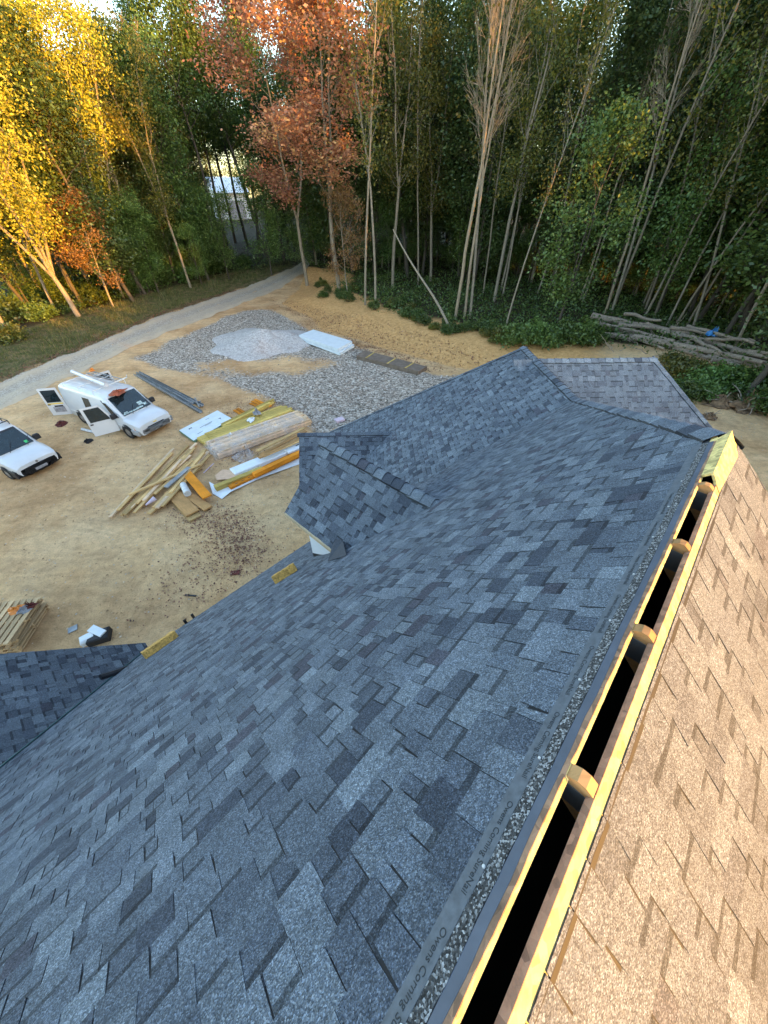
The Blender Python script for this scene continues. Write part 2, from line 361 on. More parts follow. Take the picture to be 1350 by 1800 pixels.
def axis(lo, flo, fhi, hi, step):
    a = list(np.arange(flo, fhi+1e-6, step)); s = step; v = a[-1]
    while v < hi: s *= 1.25; v += s; a.append(v)
    s = step; v = a[0]; pre = []
    while v > lo: s *= 1.25; v -= s; pre.append(v)
    return np.array(pre[::-1]+a)
xs = axis(-900, -48, 42, 900, .42); ys = axis(-300, -6, 74, 1200, .42)
GX, GY = np.meshgrid(xs, ys); gx, gy = GX.ravel(), GY.ravel()
gzv = zt(gx, gy) + rng.normal(0, .012, gx.shape)*(np.hypot(gx, gy) < 90)
jit = .25*(np.sin(gx*1.7)+np.sin(gy*1.3+gx*.6))
ROADL = [(-60, 702), (0, 674), (155, 609), (280, 556), (420, 509), (480, 486), (520, 468), (537, 455)]
ROADR = [(-60, 752), (0, 724), (124, 662), (236, 609), (342, 568), (420, 537), (490, 508), (530, 482), (552, 460)]
rl = [gt(*q)[:2] for q in ROADL]; rr = [gt(*q)[:2] for q in ROADR]
left_side = rl + [np.array((-40., 160.)), np.array((-400., 160.)), np.array((-400., 0.)), np.array((-60., 10.))]
grass_m = soft(gx+jit, gy, left_side, .8)
fl_left = [gt(*q)[:2] for q in [(-80, 640), (0, 592), (130, 548), (280, 508), (400, 478), (470, 470), (510, 462)]] + [np.array((-30., 200.)), np.array((-500., 200.)), np.array((-500., 0.))]
crest_off = np.where(inpoly(gx, gy, _FB), dpoly(gx, gy, FOOT, False), -1.)
rr_ = np.hypot(gx, gy)
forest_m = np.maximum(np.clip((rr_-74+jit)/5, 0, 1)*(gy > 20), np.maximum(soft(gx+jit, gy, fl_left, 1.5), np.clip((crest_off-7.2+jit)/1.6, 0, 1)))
tan_m = np.clip(crest_off/1.2+.3, 0, 1)*(crest_off > -1)*np.clip((9.5-crest_off)/2, 0, 1)*np.clip((20.-gx)/6, 0, 1)
GRAVEL_PX = [(240, 632), (300, 598), (360, 575), (430, 545), (480, 545), (560, 590), (640, 615), (760, 660), (830, 660), (800, 690), (700, 720), (640, 745), (560, 765), (500, 720), (440, 690), (380, 665), (300, 650)]
grav_m = soft(gx+jit, gy, wpoly(GRAVEL_PX), .9)*.95
patch = wpoly([(330, 640), (420, 630), (520, 625), (600, 640), (520, 662), (400, 660)])
grav_m = grav_m*(1-.75*soft(gx+jit, gy+jit, patch, 1.2))
rr_ = np.hypot(gx, gy); field_m = np.clip((rr_-150)/15, 0, 1)
gF = []
nx, ny = len(xs), len(ys); idx = np.arange(nx*ny).reshape(ny, nx)
gF = np.stack([idx[:-1, :-1], idx[:-1, 1:], idx[1:, 1:], idx[1:, :-1]], -1).reshape(-1, 4)
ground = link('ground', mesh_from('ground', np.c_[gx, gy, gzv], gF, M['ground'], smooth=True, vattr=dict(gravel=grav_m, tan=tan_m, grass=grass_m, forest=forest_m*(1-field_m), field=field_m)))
tag(ground, kind='structure')
def resample(pts, n):
    p = np.array([q[:2] for q in pts]); d = np.r_[0, np.cumsum(np.linalg.norm(np.diff(p, axis=0), axis=1))]
    t = np.linspace(0, d[-1], n); return np.c_[np.interp(t, d, p[:, 0]), np.interp(t, d, p[:, 1])]
A_, B_ = resample(rl, 220), resample(rr, 220); K = 15; V = []; ac = []
for i in range(220):
    for j in range(K):
        a = j/(K-1); wob = .18*math.sin(i*.37+j)*(1 if j in (0, K-1) else .2)+random.uniform(-.1, .1)*(j in (0, K-1))
        q = A_[i]*(1-a)+B_[i]*a+wob*unit(np.r_[B_[i]-A_[i], 0])[:2]
        V.append((q[0], q[1], float(zt(q[0], q[1]))+.045-.03*(abs(a-.5) > .45)+.03*math.sin(a*math.pi*3))); ac.append(a)
ii = np.arange(220*K).reshape(220, K); F = np.stack([ii[:-1, :-1], ii[:-1, 1:], ii[1:, 1:], ii[1:, :-1]], -1).reshape(-1, 4)[:, ::-1]
tag(link('gravel_road', mesh_from('gravel_road', V, F, M['road'], smooth=True, vattr=dict(across=ac))), kind='structure')

# loose gravel stones (uncountable)
def stones(n, sampler, smin, smax, name, label, cat, m, cols=None):
    base = np.array([(1,0,0),(-1,0,0),(0,1,0),(0,-1,0),(0,0,.7),(0,0,-.3)]); tri = np.array([(0,2,4),(2,1,4),(1,3,4),(3,0,4)])
    V = []; F = []; rn = []
    P = sampler(n)
    for k, p in enumerate(P):
        s_ = rng.uniform(smin, smax); a = rng.uniform(0, 6.28); ca, sa = math.cos(a), math.sin(a)
        b = base*rng.uniform(.6, 1.2, 3)*s_; q = np.c_[b[:, 0]*ca-b[:, 1]*sa, b[:, 0]*sa+b[:, 1]*ca, b[:, 2]]+p
        V.append(q); F.append(tri+6*k); rn += [rng.random()]*4
    return tag(link(name, mesh_from(name, np.concatenate(V), np.concatenate(F), m, rnd=rn)), label, cat, kind='stuff')
def make_stone():
    m, t, b = mat('grey_limestone'); a = node(t, 'ShaderNodeAttribute', attribute_name='rnd')
    t.links.new(ramp(t, a.outputs['Fac'], [(0., (.10, .085, .07)), (.4, (.27, .235, .195)), (.8, (.47, .42, .36)), (1., (.68, .62, .55))]), b.inputs['Base Color']); b.inputs['Roughness'].default_value = .9; return m
M['stone'] = make_stone()
def make_clod():
    m, t, b = mat('dirt_clod'); a = node(t, 'ShaderNodeAttribute', attribute_name='rnd')
    t.links.new(ramp(t, a.outputs['Fac'], [(0., (.20, .12, .06)), (.6, (.42, .27, .14)), (.9, (.55, .40, .25)), (1., (.7, .58, .44))]), b.inputs['Base Color']); b.inputs['Roughness'].default_value = .95; return m
M['clodstone'] = make_clod()
def samp_poly(poly):
    P = np.array([q[:2] for q in poly]); lo, hi = P.min(0), P.max(0)
    def f(n):
        out = []
        while len(out) < n:
            q = rng.uniform(lo, hi, (n, 2)); k = inpoly(q[:, 0], q[:, 1], poly); out += list(q[k])
        out = np.array(out[:n]); return np.c_[out, zt(out[:, 0], out[:, 1])+.01]
    return f
def samp_gravel(n):
    q = samp_poly(wpoly(GRAVEL_PX))(n*2); k = ~inpoly(q[:, 0]+rng.normal(0, .8, len(q)), q[:, 1]+rng.normal(0, .8, len(q)), patch); return q[k][:n]
stones(9000, samp_gravel, .035, .085, 'gravel_stones', 'loose grey gravel stones scattered over the yard', 'gravel', M['stone'])
def samp_yard(n):
    return samp_poly(wpoly([(0, 760), (240, 660), (560, 700), (620, 780), (540, 960), (330, 1110), (0, 1150)]))(n)
stones(2600, samp_yard, .012, .045, 'dirt_clods', 'small stones and clods strewn on the bare dirt yard', 'stones', M['clodstone'])

# gravel pile: low pale mound
c0 = gt(462, 600); pile_v = []; NR, NA = 16, 44
for i in range(NR+1):
    r = i/NR
    for j in range(NA):
        a = j*2*math.pi/NA; wob = 1+.10*math.sin(3*a+.6)+.06*math.sin(7*a)
        x = c0[0]+5.0*r*wob*math.cos(a); y = c0[1]+4.6*r*wob*math.sin(a)
        hgt = 1.05*(1-r)**1.15*(1+.25*math.sin(2*a+1)*r)+.05*math.sin(9*a+5*r)*r*(1-r)*2
        pile_v.append((x, y, float(zt(x, y))+hgt+(.03 if r < 1 else -.06)))
F = [(i*NA+j, i*NA+(j+1) % NA, (i+1)*NA+(j+1) % NA, (i+1)*NA+j) for i in range(NR) for j in range(NA)]
tag(link('gravel_pile', mesh_from('gravel_pile', pile_v, [q[::-1] for q in F], M['pile'], smooth=True)), 'low rounded pile of pale crushed stone beside the drive', 'gravel pile')

# ================================================================== HOUSE
HS = 1.15; PSI = R(43.36); SL = .966; SB = .70
d_ = yv(PSI); n_ = yv(PSI-math.pi/2); e1 = yv(PSI-math.pi/4); e2 = yv(PSI+math.pi/4)
AP = CAM - n_*.1664*HS - ZA*HS
class Plane:
    def __init__(s, O, along, down, slope):
        s.O = np.asarray(O, float); s.a = np.asarray(along, float); s.dn = unit(np.asarray(down)-ZA*slope)
        s.n = unit(np.asarray(down)*slope+ZA); s.slope = slope
    def at(s, a, b, t=0.): return s.O+s.a*a+s.dn*b+s.n*t
    def ab(s, P): q = np.asarray(P)-s.O; return float(q@s.a), float(q@s.dn)
    def px(s, x, y): return hit(x, y, s.O, s.n)
def line_of(p1, p2):   # intersection direction of two planes, pointing down
    v = np.cross(p1.n, p2.n); v = v/np.linalg.norm(v[:2]); return -v if v[2] > 0 else v
def halfplane(pl, P1, P2, keep):   # clip in (a,b): keep the side of point `keep`
    a1, b1 = pl.ab(P1); a2, b2 = pl.ab(P2); nx_, ny_ = b2-b1, -(a2-a1); c = nx_*a1+ny_*b1
    k = pl.ab(keep); sg = 1 if nx_*k[0]+ny_*k[1] <= c else -1
    return (nx_*sg, ny_*sg, c*sg)
def clip(poly, hp):
    out = []
    for i in range(len(poly)):
        p, q = poly[i], poly[(i+1) % len(poly)]; fp = hp[0]*p[0]+hp[1]*p[1]-hp[2]; fq = hp[0]*q[0]+hp[1]*q[1]-hp[2]
        if fp <= 0: out.append(p)
        if (fp < 0) != (fq < 0) and fp != fq:
            t = fp/(fp-fq); out.append((p[0]+t*(q[0]-p[0]), p[1]+t*(q[1]-p[1])))
    return out
PAL = [((.168, .194, .222), .10), ((.142, .164, .192), .30), ((.114, .133, .160), .34), ((.088, .103, .128), .16), ((.056, .066, .086), .07), ((.070, .072, .092), .03)]
def tone(lowp):
    r = random.random()*1.0
    if lowp: r = .25+.75*r
    acc = 0
    for c, w_ in PAL:
        acc += w_
        if r <= acc: break
    k = random.uniform(.88, 1.12); return tuple(x*k for x in c)
def piece(pl, polys, th0, th1, btop, bbot, cols):   # polygons in (a,b); thickness th0 at top -> th1 at butt
    V, F, C = [], [], []
    for poly, c in zip(polys, cols):
        if len(poly) < 3: continue
        n0 = len(V); m = len(poly)
        top = [pl.at(a, b, th0+(th1-th0)*(b-btop)/(bbot-btop)) for a, b in poly]; bot = [pl.at(a, b, -.0005) for a, b in poly]
        V += top+bot; f = tuple(range(n0, n0+m)); nn = np.cross(top[1]-top[0], top[2]-top[0])
        F.append(f if nn@pl.n > 0 else f[::-1]); C.append(c)
        for i in range(m):
            j = (i+1) % m; F.append((n0+i, n0+j, n0+m+j, n0+m+i)); C.append(tuple(x*.48 for x in c))  # edge faces darkened to paint shadow outlines round each tab
    return V, F, C
PIECES = []   # (pixel area, slope key, V, F, C)
EXPO = .143
EX = dict(L=.118, Rt=.118, B=.128, W=.135, Q=.13)
def shingle_field(key, pl, a0, a1, b0, b1, clips, bright=1., flat=0., tk=1.):
    k = 0; EXPO = EX.get(key, .143); ws = EXPO/.143
    while b0+k*EXPO < b1-.02:
        bt, bb = b0+k*EXPO, min(b0+(k+1)*EXPO, b1+.02); a = a0-random.uniform(0, .3); low = random.random() < .5
        while a < a1:
            wd = random.choice((random.uniform(.08, .14), random.uniform(.12, .20), random.uniform(.16, .27))) if not low else random.uniform(.05, .17)
            wd *= ws
            aa0, aa1 = a+.0013, a+wd-.0013; a += wd
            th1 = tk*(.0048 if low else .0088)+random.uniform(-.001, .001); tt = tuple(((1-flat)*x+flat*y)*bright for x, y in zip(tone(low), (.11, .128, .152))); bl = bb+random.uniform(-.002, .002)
            taper = random.uniform(-.008, .008)
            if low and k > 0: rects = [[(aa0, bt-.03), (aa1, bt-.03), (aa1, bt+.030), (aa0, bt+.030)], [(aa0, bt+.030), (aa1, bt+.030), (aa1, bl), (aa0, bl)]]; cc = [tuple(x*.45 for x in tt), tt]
            else: rects = [[(aa0+taper*0, bt-.03), (aa1, bt-.03), (aa1+taper, bl), (aa0-taper, bl)]]; cc = [tt]
            pol = []
            for r_ in rects:
                for hp in clips:
                    r_ = clip(r_, hp)
                    if len(r_) < 3: break
                pol.append(r_ if len(r_) >= 3 else [])
            if any(pol):
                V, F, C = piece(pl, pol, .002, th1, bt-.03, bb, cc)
                if V:
                    q = [project(v) for v in V[:4]]; area = 0
                    if all(z[2] > .1 for z in q) and any(-30 < z[0] < 1380 and -30 < z[1] < 1830 for z in q):
                        area = abs(sum(q[i][0]*q[(i+1) % len(q)][1]-q[(i+1) % len(q)][0]*q[i][1] for i in range(len(q))))/2
                    if area == 0: area = -1
                    PIECES.append((area, key, V, F, C))
            low = (not low) if random.random() < .86 else low
        k += 1
def deck(name, pl, poly_ab, m, parent, thick=.018, off=-.002):
    b = MB(); P = [pl.at(a, bb, off) for a, bb in poly_ab]
    if np.cross(P[1]-P[0], P[2]-P[1])@pl.n < 0: P = P[::-1]
    b.slab(P, -pl.n*thick); return b.build(name, m, parent)

house = thing('house', 'large house under construction with steep blue-grey shingled roof and open ridge slot', 'house', tuple(AP+d_*1.5-ZA*AP[2]))
hb = Vector(house.location)
def under(o):          # world-built child of the house
    o.parent = house; o.matrix_parent_inverse = Matrix.Translation(-hb); return o
def sub(o, par):       # its parent already stands in world coordinates
    o.parent = par; return o

vL = -.187*HS; zL = AP[2]-SL*(vL+.1664*HS)
PLm = Plane(CAM*0+np.array([0, 0, zL])+n_*vL, d_, n_, SL)
vR = -.2302*HS; PRm = Plane(np.array([0, 0, CAMH-.986*HS])+n_*vR, d_, -n_, SL)
P = AP+d_*2.5523*HS
Qtmp = Plane(P, e1, e2, SL); hipv = line_of(PLm, Qtmp)
J = P+hipv*4.7278*HS; Cc = J+e1*2.9673*HS; Aa = J+e1*2.0857*HS; Bb = Aa+e2*2.7468*HS
PQ = Plane(P, e1, e2, SL); PB = Plane(J, e1, -e2, SB)
E_ = PB.px(595, 752)
vv = (PRm.O-PLm.O)@n_; PEAK = PLm.at(2.5523*HS, 0)+n_*vv/2+ZA*SL*abs(vv)/2
hipr = line_of(PRm, PQ)
EAVE_Z = CAMH-6.5319*HS
bE = (zL-EAVE_Z)/(-PLm.dn[2])
valv = line_of(PLm, PB)
L0 = AP+d_*(-.8169*HS)+(n_-ZA*SL)*((6.5319-1)*HS/SL)
W0 = L0-d_*5.2+ZA*SL*5.2; PW = Plane(W0, n_, d_, SL)
RK = [PW.px(254, 1130), PW.px(0, 1150)]; rk0 = RK[0]; rk1 = RK[0]+(RK[1]-RK[0])*2.2
gi = PLm.px(772, 884); G2N = Plane(gi, n_, -d_, SL); G2F = Plane(gi, n_, d_, SL)
gj = PB.px(690, 759); G1N = Plane(gj, -e2, -e1, SL); G1F = Plane(gj, -e2, e1, SL)
RN = Plane(Aa, e2, -e1, SL); RF = Plane(Aa, e2, e1, SL); RE = Plane(Bb, -e1, e2, SL)

def tri_deck(key, pl, poly, m='deck_dark'):
    o = under(deck('roof_slope', pl, poly, M[m], None)); return o
SLOPES = {}
# main left slope
UEND = (gj*0)[0]
aP, bP = PLm.ab(P); aJ, bJ = PLm.ab(J); tv = (J[2]-EAVE_Z)/(-valv[2]); aV, bV = PLm.ab(J+valv*tv)
SLOPES['L'] = under(deck('roof_slope', PLm, [(-5, .02), (2.9, .02), (aP, bP), (aJ, bJ), (aV, bV), (-5, bE)], M['osb'], None))
SLOPES['L']['label'] = 'blue-grey shingled slope in shade beside the open ridge'
b0L = .128
under(deck('underlayment', PLm, [(-5, .06), (2.9, .06), PLm.ab(P+hipv*.08), (aJ, bJ), (aV, bV), (-5, bE)], M['deck_dark'], None, .003, .0015))
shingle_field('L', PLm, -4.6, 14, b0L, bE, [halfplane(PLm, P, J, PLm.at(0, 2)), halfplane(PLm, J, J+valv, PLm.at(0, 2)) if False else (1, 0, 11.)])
# main right slope
aR0, bR0 = PRm.ab(PEAK); hpR = PEAK+hipr*9
SLOPES['Rt'] = under(deck('roof_slope', PRm, [(-5, .02), (2.86, .02), (aR0, bR0), PRm.ab(hpR), (-5, PRm.ab(hpR)[1])], M['osb'], None))
SLOPES['Rt']['label'] = 'sunlit warm shingled slope beyond the open ridge'
under(deck('underlayment', PRm, [(-5, .086), (2.7, .086), PRm.ab(hpR-d_*.3), (-5, PRm.ab(hpR)[1])], M['deck_dark'], None, .003, .0015))
shingle_field('Rt', PRm, -4.6, 9, .096, 4.5, [halfplane(PRm, PEAK, hpR, PRm.at(0, 1))], 1.08, .45, .6)  # tones lightened and evened out to paint in the look of direct sun
# second body, left slope
far = PB.ab(E_); aC, bC = PB.ab(Cc); bBE = (J[2]-EAVE_Z)/(-PB.dn[2])
Ecut = Cc+(E_-Cc)*((Cc[2]-EAVE_Z)/(Cc[2]-E_[2])); aE, bE2 = PB.ab(Ecut)
SLOPES['B'] = tri_deck('B', PB, [(0, 0), (aC, 0), (aE, bE2), (-3, bE2), PB.ab(J+valv*2.5)])
shingle_field('B', PB, -4, 12, .05, bE2, [halfplane(PB, Cc, E_, J), halfplane(PB, J-hipv*0+valv*0, J+valv, PB.at(2, 3)) if False else (-1, 0, 4.)])
# slope behind the hip, right wing
SLOPES['Q'] = tri_deck('Q', PQ, [PQ.ab(PEAK), PQ.ab(J), PQ.ab(Cc), (PQ.ab(Cc)[0]+.5, PQ.ab(Cc)[1]+3.2), (PQ.ab(J)[0]-2, PQ.ab(J)[1]+5.5), PQ.ab(PEAK+hipr*8)])
shingle_field('Q', PQ, -8, 14, .02, 7, [halfplane(PQ, PEAK, J, PQ.at(6, 5)), halfplane(PQ, J, Cc, PQ.at(6, 6)), halfplane(PQ, PEAK, PEAK+hipr, PQ.at(6, 5)), (1, 0, PQ.ab(Cc)[0])])
hbv = unit(e2-e1-ZA*SL); hbf = unit(e2+e1-ZA*SL)
SLOPES['RN'] = tri_deck('RN', RN, [(-.2, 0), RN.ab(Bb), RN.ab(Bb+hbv*7.2), (-.2, RN.ab(Bb+hbv*7.2)[1])])
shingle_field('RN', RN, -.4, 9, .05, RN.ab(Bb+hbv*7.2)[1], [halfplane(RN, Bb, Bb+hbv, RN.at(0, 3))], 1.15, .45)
SLOPES['RF'] = tri_deck('RF', RF, [(0, 0), RF.ab(Bb), RF.ab(Bb+hbf*1.6), (.9, RF.ab(Bb+hbf*1.6)[1])])
SLOPES['RE'] = tri_deck('RE', RE, [(0, 0), RE.ab(Bb+hbv*7.2), RE.ab(Bb+hbf*7.2)])
shingle_field('RE', RE, -6, 6, .05, 6, [halfplane(RE, Bb, Bb+hbv, Bb+e2*2-ZA*2), halfplane(RE, Bb, Bb+hbf, Bb+e2*2-ZA*2)])
# end slope behind C
Em = Ecut-2*((Ecut-Cc)@(-e2))*(-e2)
fe = MB().slab([Cc, Em, Ecut], -ZA*.02); under(fe.build('roof_slope', M['shingle'], None))
# lower left wing
bW = PW.ab(L0)[1]; rkc = halfplane(PW, rk0, rk1, L0-n_*1.)
pw_poly = [(-4, 0), (6, 0), (6, bW), (-2, bW)]; pw_poly = clip(pw_poly, rkc)
SLOPES['W'] = tri_deck('W', PW, pw_poly)
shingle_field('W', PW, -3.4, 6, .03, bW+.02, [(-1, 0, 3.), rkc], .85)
PWb = Plane(W0, n_, -d_, SL); tri_deck('Wb', PWb, [(-4, 0), PWb.ab(PW.at(*[(rkc[2])/rkc[0], 0])), (1., 6.), (-3, 6.)])
# gable dormer on the main slope (two slopes)
TF = 2.62; G2E = 1.555
for key, pl in (('G2', G2N), ('G2F', G2F)):
    vd = line_of(pl, PLm); a_v, b_v = pl.ab(gi+vd*((gi[2]-(pl.at(0, G2E)[2]))/(-vd[2])))
    SLOPES[key] = tri_deck(key, pl, [(0, 0), (TF, 0), (TF, G2E), (a_v, G2E)])
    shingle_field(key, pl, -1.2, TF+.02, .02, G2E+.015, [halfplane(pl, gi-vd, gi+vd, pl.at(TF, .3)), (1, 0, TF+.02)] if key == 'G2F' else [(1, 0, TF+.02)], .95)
T1 = 3.05; G1E = 1.75
for key, pl in (('G1', G1N), ('G1F', G1F)):
    SLOPES[key] = tri_deck(key, pl, [(-.9, 0), (T1, 0), (T1, G1E), (-.9, G1E)])
    if key == 'G1': shingle_field(key, pl, -.9, T1+.02, .02, G1E, [(1, 0, T1+.02)], .95)
# build the shingles: the 300 that show largest as single pieces, the rest per slope
PIECES.sort(key=lambda q: -q[0])
single, rest = PIECES[:300], {}
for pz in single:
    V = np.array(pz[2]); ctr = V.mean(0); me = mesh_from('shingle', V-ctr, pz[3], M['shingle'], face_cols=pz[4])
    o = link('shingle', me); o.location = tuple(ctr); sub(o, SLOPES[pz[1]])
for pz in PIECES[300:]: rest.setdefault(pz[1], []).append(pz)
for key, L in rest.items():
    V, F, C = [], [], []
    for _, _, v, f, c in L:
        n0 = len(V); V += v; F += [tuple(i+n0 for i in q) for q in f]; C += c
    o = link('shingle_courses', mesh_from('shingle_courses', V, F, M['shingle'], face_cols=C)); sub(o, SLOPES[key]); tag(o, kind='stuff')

# ridge and hip cap shingles
def caps(A, B, dl, dr, step=.195, half=.135, lift=.012, bright=1., edge=.014):
    A = np.asarray(A); B = np.asarray(B); L = np.linalg.norm(B-A); t = (B-A)/L; n = max(1, int(round(L/step))); st = L/n
    nu = unit(np.cross(t, dl)); nu = nu if nu[2] > 0 else -nu
    for i in range(n):
        c = tone(False); c = tuple(x*.92*bright for x in c); V = []; hw = half*random.uniform(.95, 1.05)
        for (s0, hh) in ((i*st-.05, lift*.35), ((i+1)*st, lift+random.uniform(.004, .009))):
            for w_ in (-1., -.66, -.33, -.12, .12, .33, .66, 1.):
                dd = dl if w_ < 0 else dr; p = A+t*s0+dd*abs(w_)*hw+ZA*(hh+edge-.03*(1-abs(w_))**3); V.append(p)
        for (s0) in (i*st-.05, (i+1)*st):
            for w_ in (-1., -.66, -.33, -.12, .12, .33, .66, 1.):
                dd = dl if w_ < 0 else dr; V.append(A+t*s0+dd*abs(w_)*hw-ZA*.004)
        F = [(k, k+1, k+9, k+8) for k in range(7)] + [(8+k, 9+k, 25+k, 24+k) for k in range(7)] + [(0, 8, 24, 16), (15, 7, 23, 31)]
        V = np.array(V); ctr = V.mean(0); cc = [c]*7+[tuple(x*.3 for x in c)]*9  # butt and side faces darkened, a painted shadow line under each cap
        o = link('cap_shingle', mesh_from('cap_shingle', V-ctr, F, M['shingle'], face_cols=cc)); o.location = tuple(ctr); under(o)
dL, dR, dQ, dB = PLm.dn, PRm.dn, PQ.dn, PB.dn
def perp(dirv, t): # slope direction square to the ridge or hip line
    return unit(dirv-t*(dirv@t))
def capline(A, B, d1, d2, **k):
    t = unit(np.asarray(B)-np.asarray(A)); caps(A, B, perp(d1, t), perp(d2, t), **k)
capline(PEAK+unit(hipv)*.07, J, dL, dQ, half=.145, bright=1.15)
capline(Cc, J-e1*.1, dB, dQ, half=.15, lift=.018, edge=.022, bright=1.1); capline(Cc, Ecut, dB, unit(e1-ZA*1.46), step=.21)
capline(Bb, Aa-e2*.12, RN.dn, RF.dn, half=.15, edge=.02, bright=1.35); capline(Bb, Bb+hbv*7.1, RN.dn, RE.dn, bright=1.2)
capline(gi+n_*(TF+.03), gi-n_*.12, G2N.dn, G2F.dn, half=.165, lift=.022, bright=1., edge=.028); capline(gj-e2*(T1+.03), gj+e2*.1, G1N.dn, G1F.dn, bright=.95, edge=.02)

# strips beside the slot: woven nailing strip, bare granules, underlayment, ragged board edge
def strip(name, pl, a0, a1, b0, b1, t0, m, ragged=0., step=.06, top_only=False):
    n = int((a1-a0)/step); V, F = [], []
    for i in range(n+1):
        a = a0+(a1-a0)*i/n; r0 = random.uniform(-ragged, ragged); r1 = random.uniform(-ragged, ragged)*.3
        for (b, t) in ((b0+r0, t0-.004), (b0+r0, t0), (b1+r1, t0), (b1+r1, t0-.004)): V.append(pl.at(a, b, t))
    for i in range(n):
        for j in range(3): F.append((4*i+j, 4*i+j+1, 4*i+j+5, 4*i+j+4))
    o = link(name, mesh_from(name, V, [f[::-1] for f in F], m)); return under(o)
strip('nailing_strip', PLm, -4.6, 2.85, .096, .140, .004, M['nailband'], .0008)
strip('granule_strip', PLm, -4.6, 2.85, .061, .097, .003, M['granule'], .002, .03)
strip('underlayment', PLm, -4.6, 2.85, .034, .063, .0015, M['underlay'], .003, .09)
strip('board_edge', PLm, -4.6, 2.85, .0195, .036, .0006, M['osb_rough'], .0015, .04)
under(MB().slab([PRm.at(-4.6, .0194, .0), PRm.at(2.32, .0194, .0), PRm.at(2.32, .0194, -.021), PRm.at(-4.6, .0194, -.021)], PRm.dn*-.003).build('board_edge', M['osb_rough'], None))
strip('underlayment', PRm, -4.6, 2.5, .082, .100, .0025, M['deck_dark'], .003, .09)
# plywood that closes the slot at its far end
bt = MB(); t_ = PEAK+ZA*.006
uu = 2.33
pts = [PLm.at(uu, .012, .004), PLm.at(uu+.1, 0.03, .004), PLm.at(2.86, .05, .004), t_, PEAK+d_*-.02+ZA*.012, PLm.at(uu, 0, .006)+n_*vv*.5+ZA*.02]
bt.slab([PLm.at(uu, 0.018, .003), PLm.at(2.88, .02, .003), PEAK+ZA*.012, PLm.at(uu, 0, .003)+n_*vv/2+ZA*(SL*abs(vv)/2)], -PLm.n*.012)
bt.slab([PLm.at(uu, 0, .003)+n_*vv/2+ZA*(SL*abs(vv)/2), PEAK+ZA*.012, PRm.at(2.86, .10, .003), PRm.at(uu-.05, .055, .003)], -PRm.n*.012)
under(bt.build('sheathing', M['osb'], None))
# trusses under the slot
for i in range(-6, 5):
    u0 = (.4382+i*.5018)*HS-.012; prof = []
    top = .020
    a = PLm.at(u0, 0, -top)+n_*vv/2; apex_z = a[2]+SL*abs(vv)/2*.55
    mid = PLm.at(u0, 0)+n_*vv/2
    lv = lambda q, down: mid+n_*q+ZA*((apex_z-mid[2])-down)
    pl_ = [lv(.030, .012), lv(.012, 0), lv(-.010, 0), lv(-.030, .014), lv(-1.6, .014+1.57*SL), lv(-1.6, .16+1.57*SL), lv(0, .16), lv(1.6, .16+1.57*SL), lv(1.6, .012+1.57*SL)]
    b = MB(); b.slab(pl_, d_*.038); ob = under(b.build('truss', M['truss'], None))
    # toothed connector plate
    pb_ = MB(); pb_.slab([lv(.055, .045)-d_*.002, lv(-.055, .045)-d_*.002, lv(-.055, .15)-d_*.002, lv(.055, .15)-d_*.002], d_*.0015); sub(pb_.build('connector_plate', M['steel'], None), ob)
# attic sheet coloured black so the slot looks dark
afl = MB().slab([PLm.at(-5, 1.6, -.4), PLm.at(4, 1.6, -.4), PRm.at(4, 1.6, -.4), PRm.at(-5, 1.6, -.4)], -ZA*.1); under(afl.build('dark_attic_sheet', M['deck_dark'], None))
gw = MB().slab([PLm.at(-5, .01, -.02), PLm.at(-5, bE-.3, -.05), PRm.at(-5, bE-.3, -.05), PRm.at(-5, .01, -.02)], d_*.1); under(gw.build('gable_wall', M['osb'], None))

# lettering printed on the nailing strip
def lettering(txt, ua, size, parent):
    cu = bpy.data.curves.new('lettering', 'FONT'); cu.body = txt; cu.size = size; cu.extrude = .0002
    o = bpy.data.objects.new('lettering_tmp', cu); col.objects.link(o)
    me = bpy.data.meshes.new_from_object(o.evaluated_get(bpy.context.evaluated_depsgraph_get())); bpy.data.objects.remove(o)
    me.materials.clear(); me.materials.append(M['ink'])
    X, Y, Zz = -PLm.a, -PLm.dn, PLm.n; o2 = link('lettering', me)
    Mx = Matrix(((X[0], Y[0], Zz[0], 0), (X[1], Y[1], Zz[1], 0), (X[2], Y[2], Zz[2], 0), (0, 0, 0, 1))); Mx.translation = Vector(PLm.at(ua, .121, .0046))
    o2.matrix_world = Mx; o2.parent = house; o2.matrix_parent_inverse = Matrix.Translation(-hb); return o2
for k in range(-3, 7): lettering('Owens Corning SureNail', .36+.30*k, .0225, house)
# small round nail heads on the strip
nb = MB().tube((0, 0, 0), (0, 0, .003), .0045, .004, 8); nme = mesh_from('nail_head', nb.v, nb.f, M['dirtywhite'])
for k in range(9):
    o = link('nail_head', nme); o.matrix_world = Matrix.Translation(Vector(PLm.at(-.1+.30*k, .099, .0045))) @ Vector(PLm.n).to_track_quat('Z', 'Y').to_matrix().to_4x4(); o.parent = house; o.matrix_parent_inverse = Matrix.Translation(-hb)

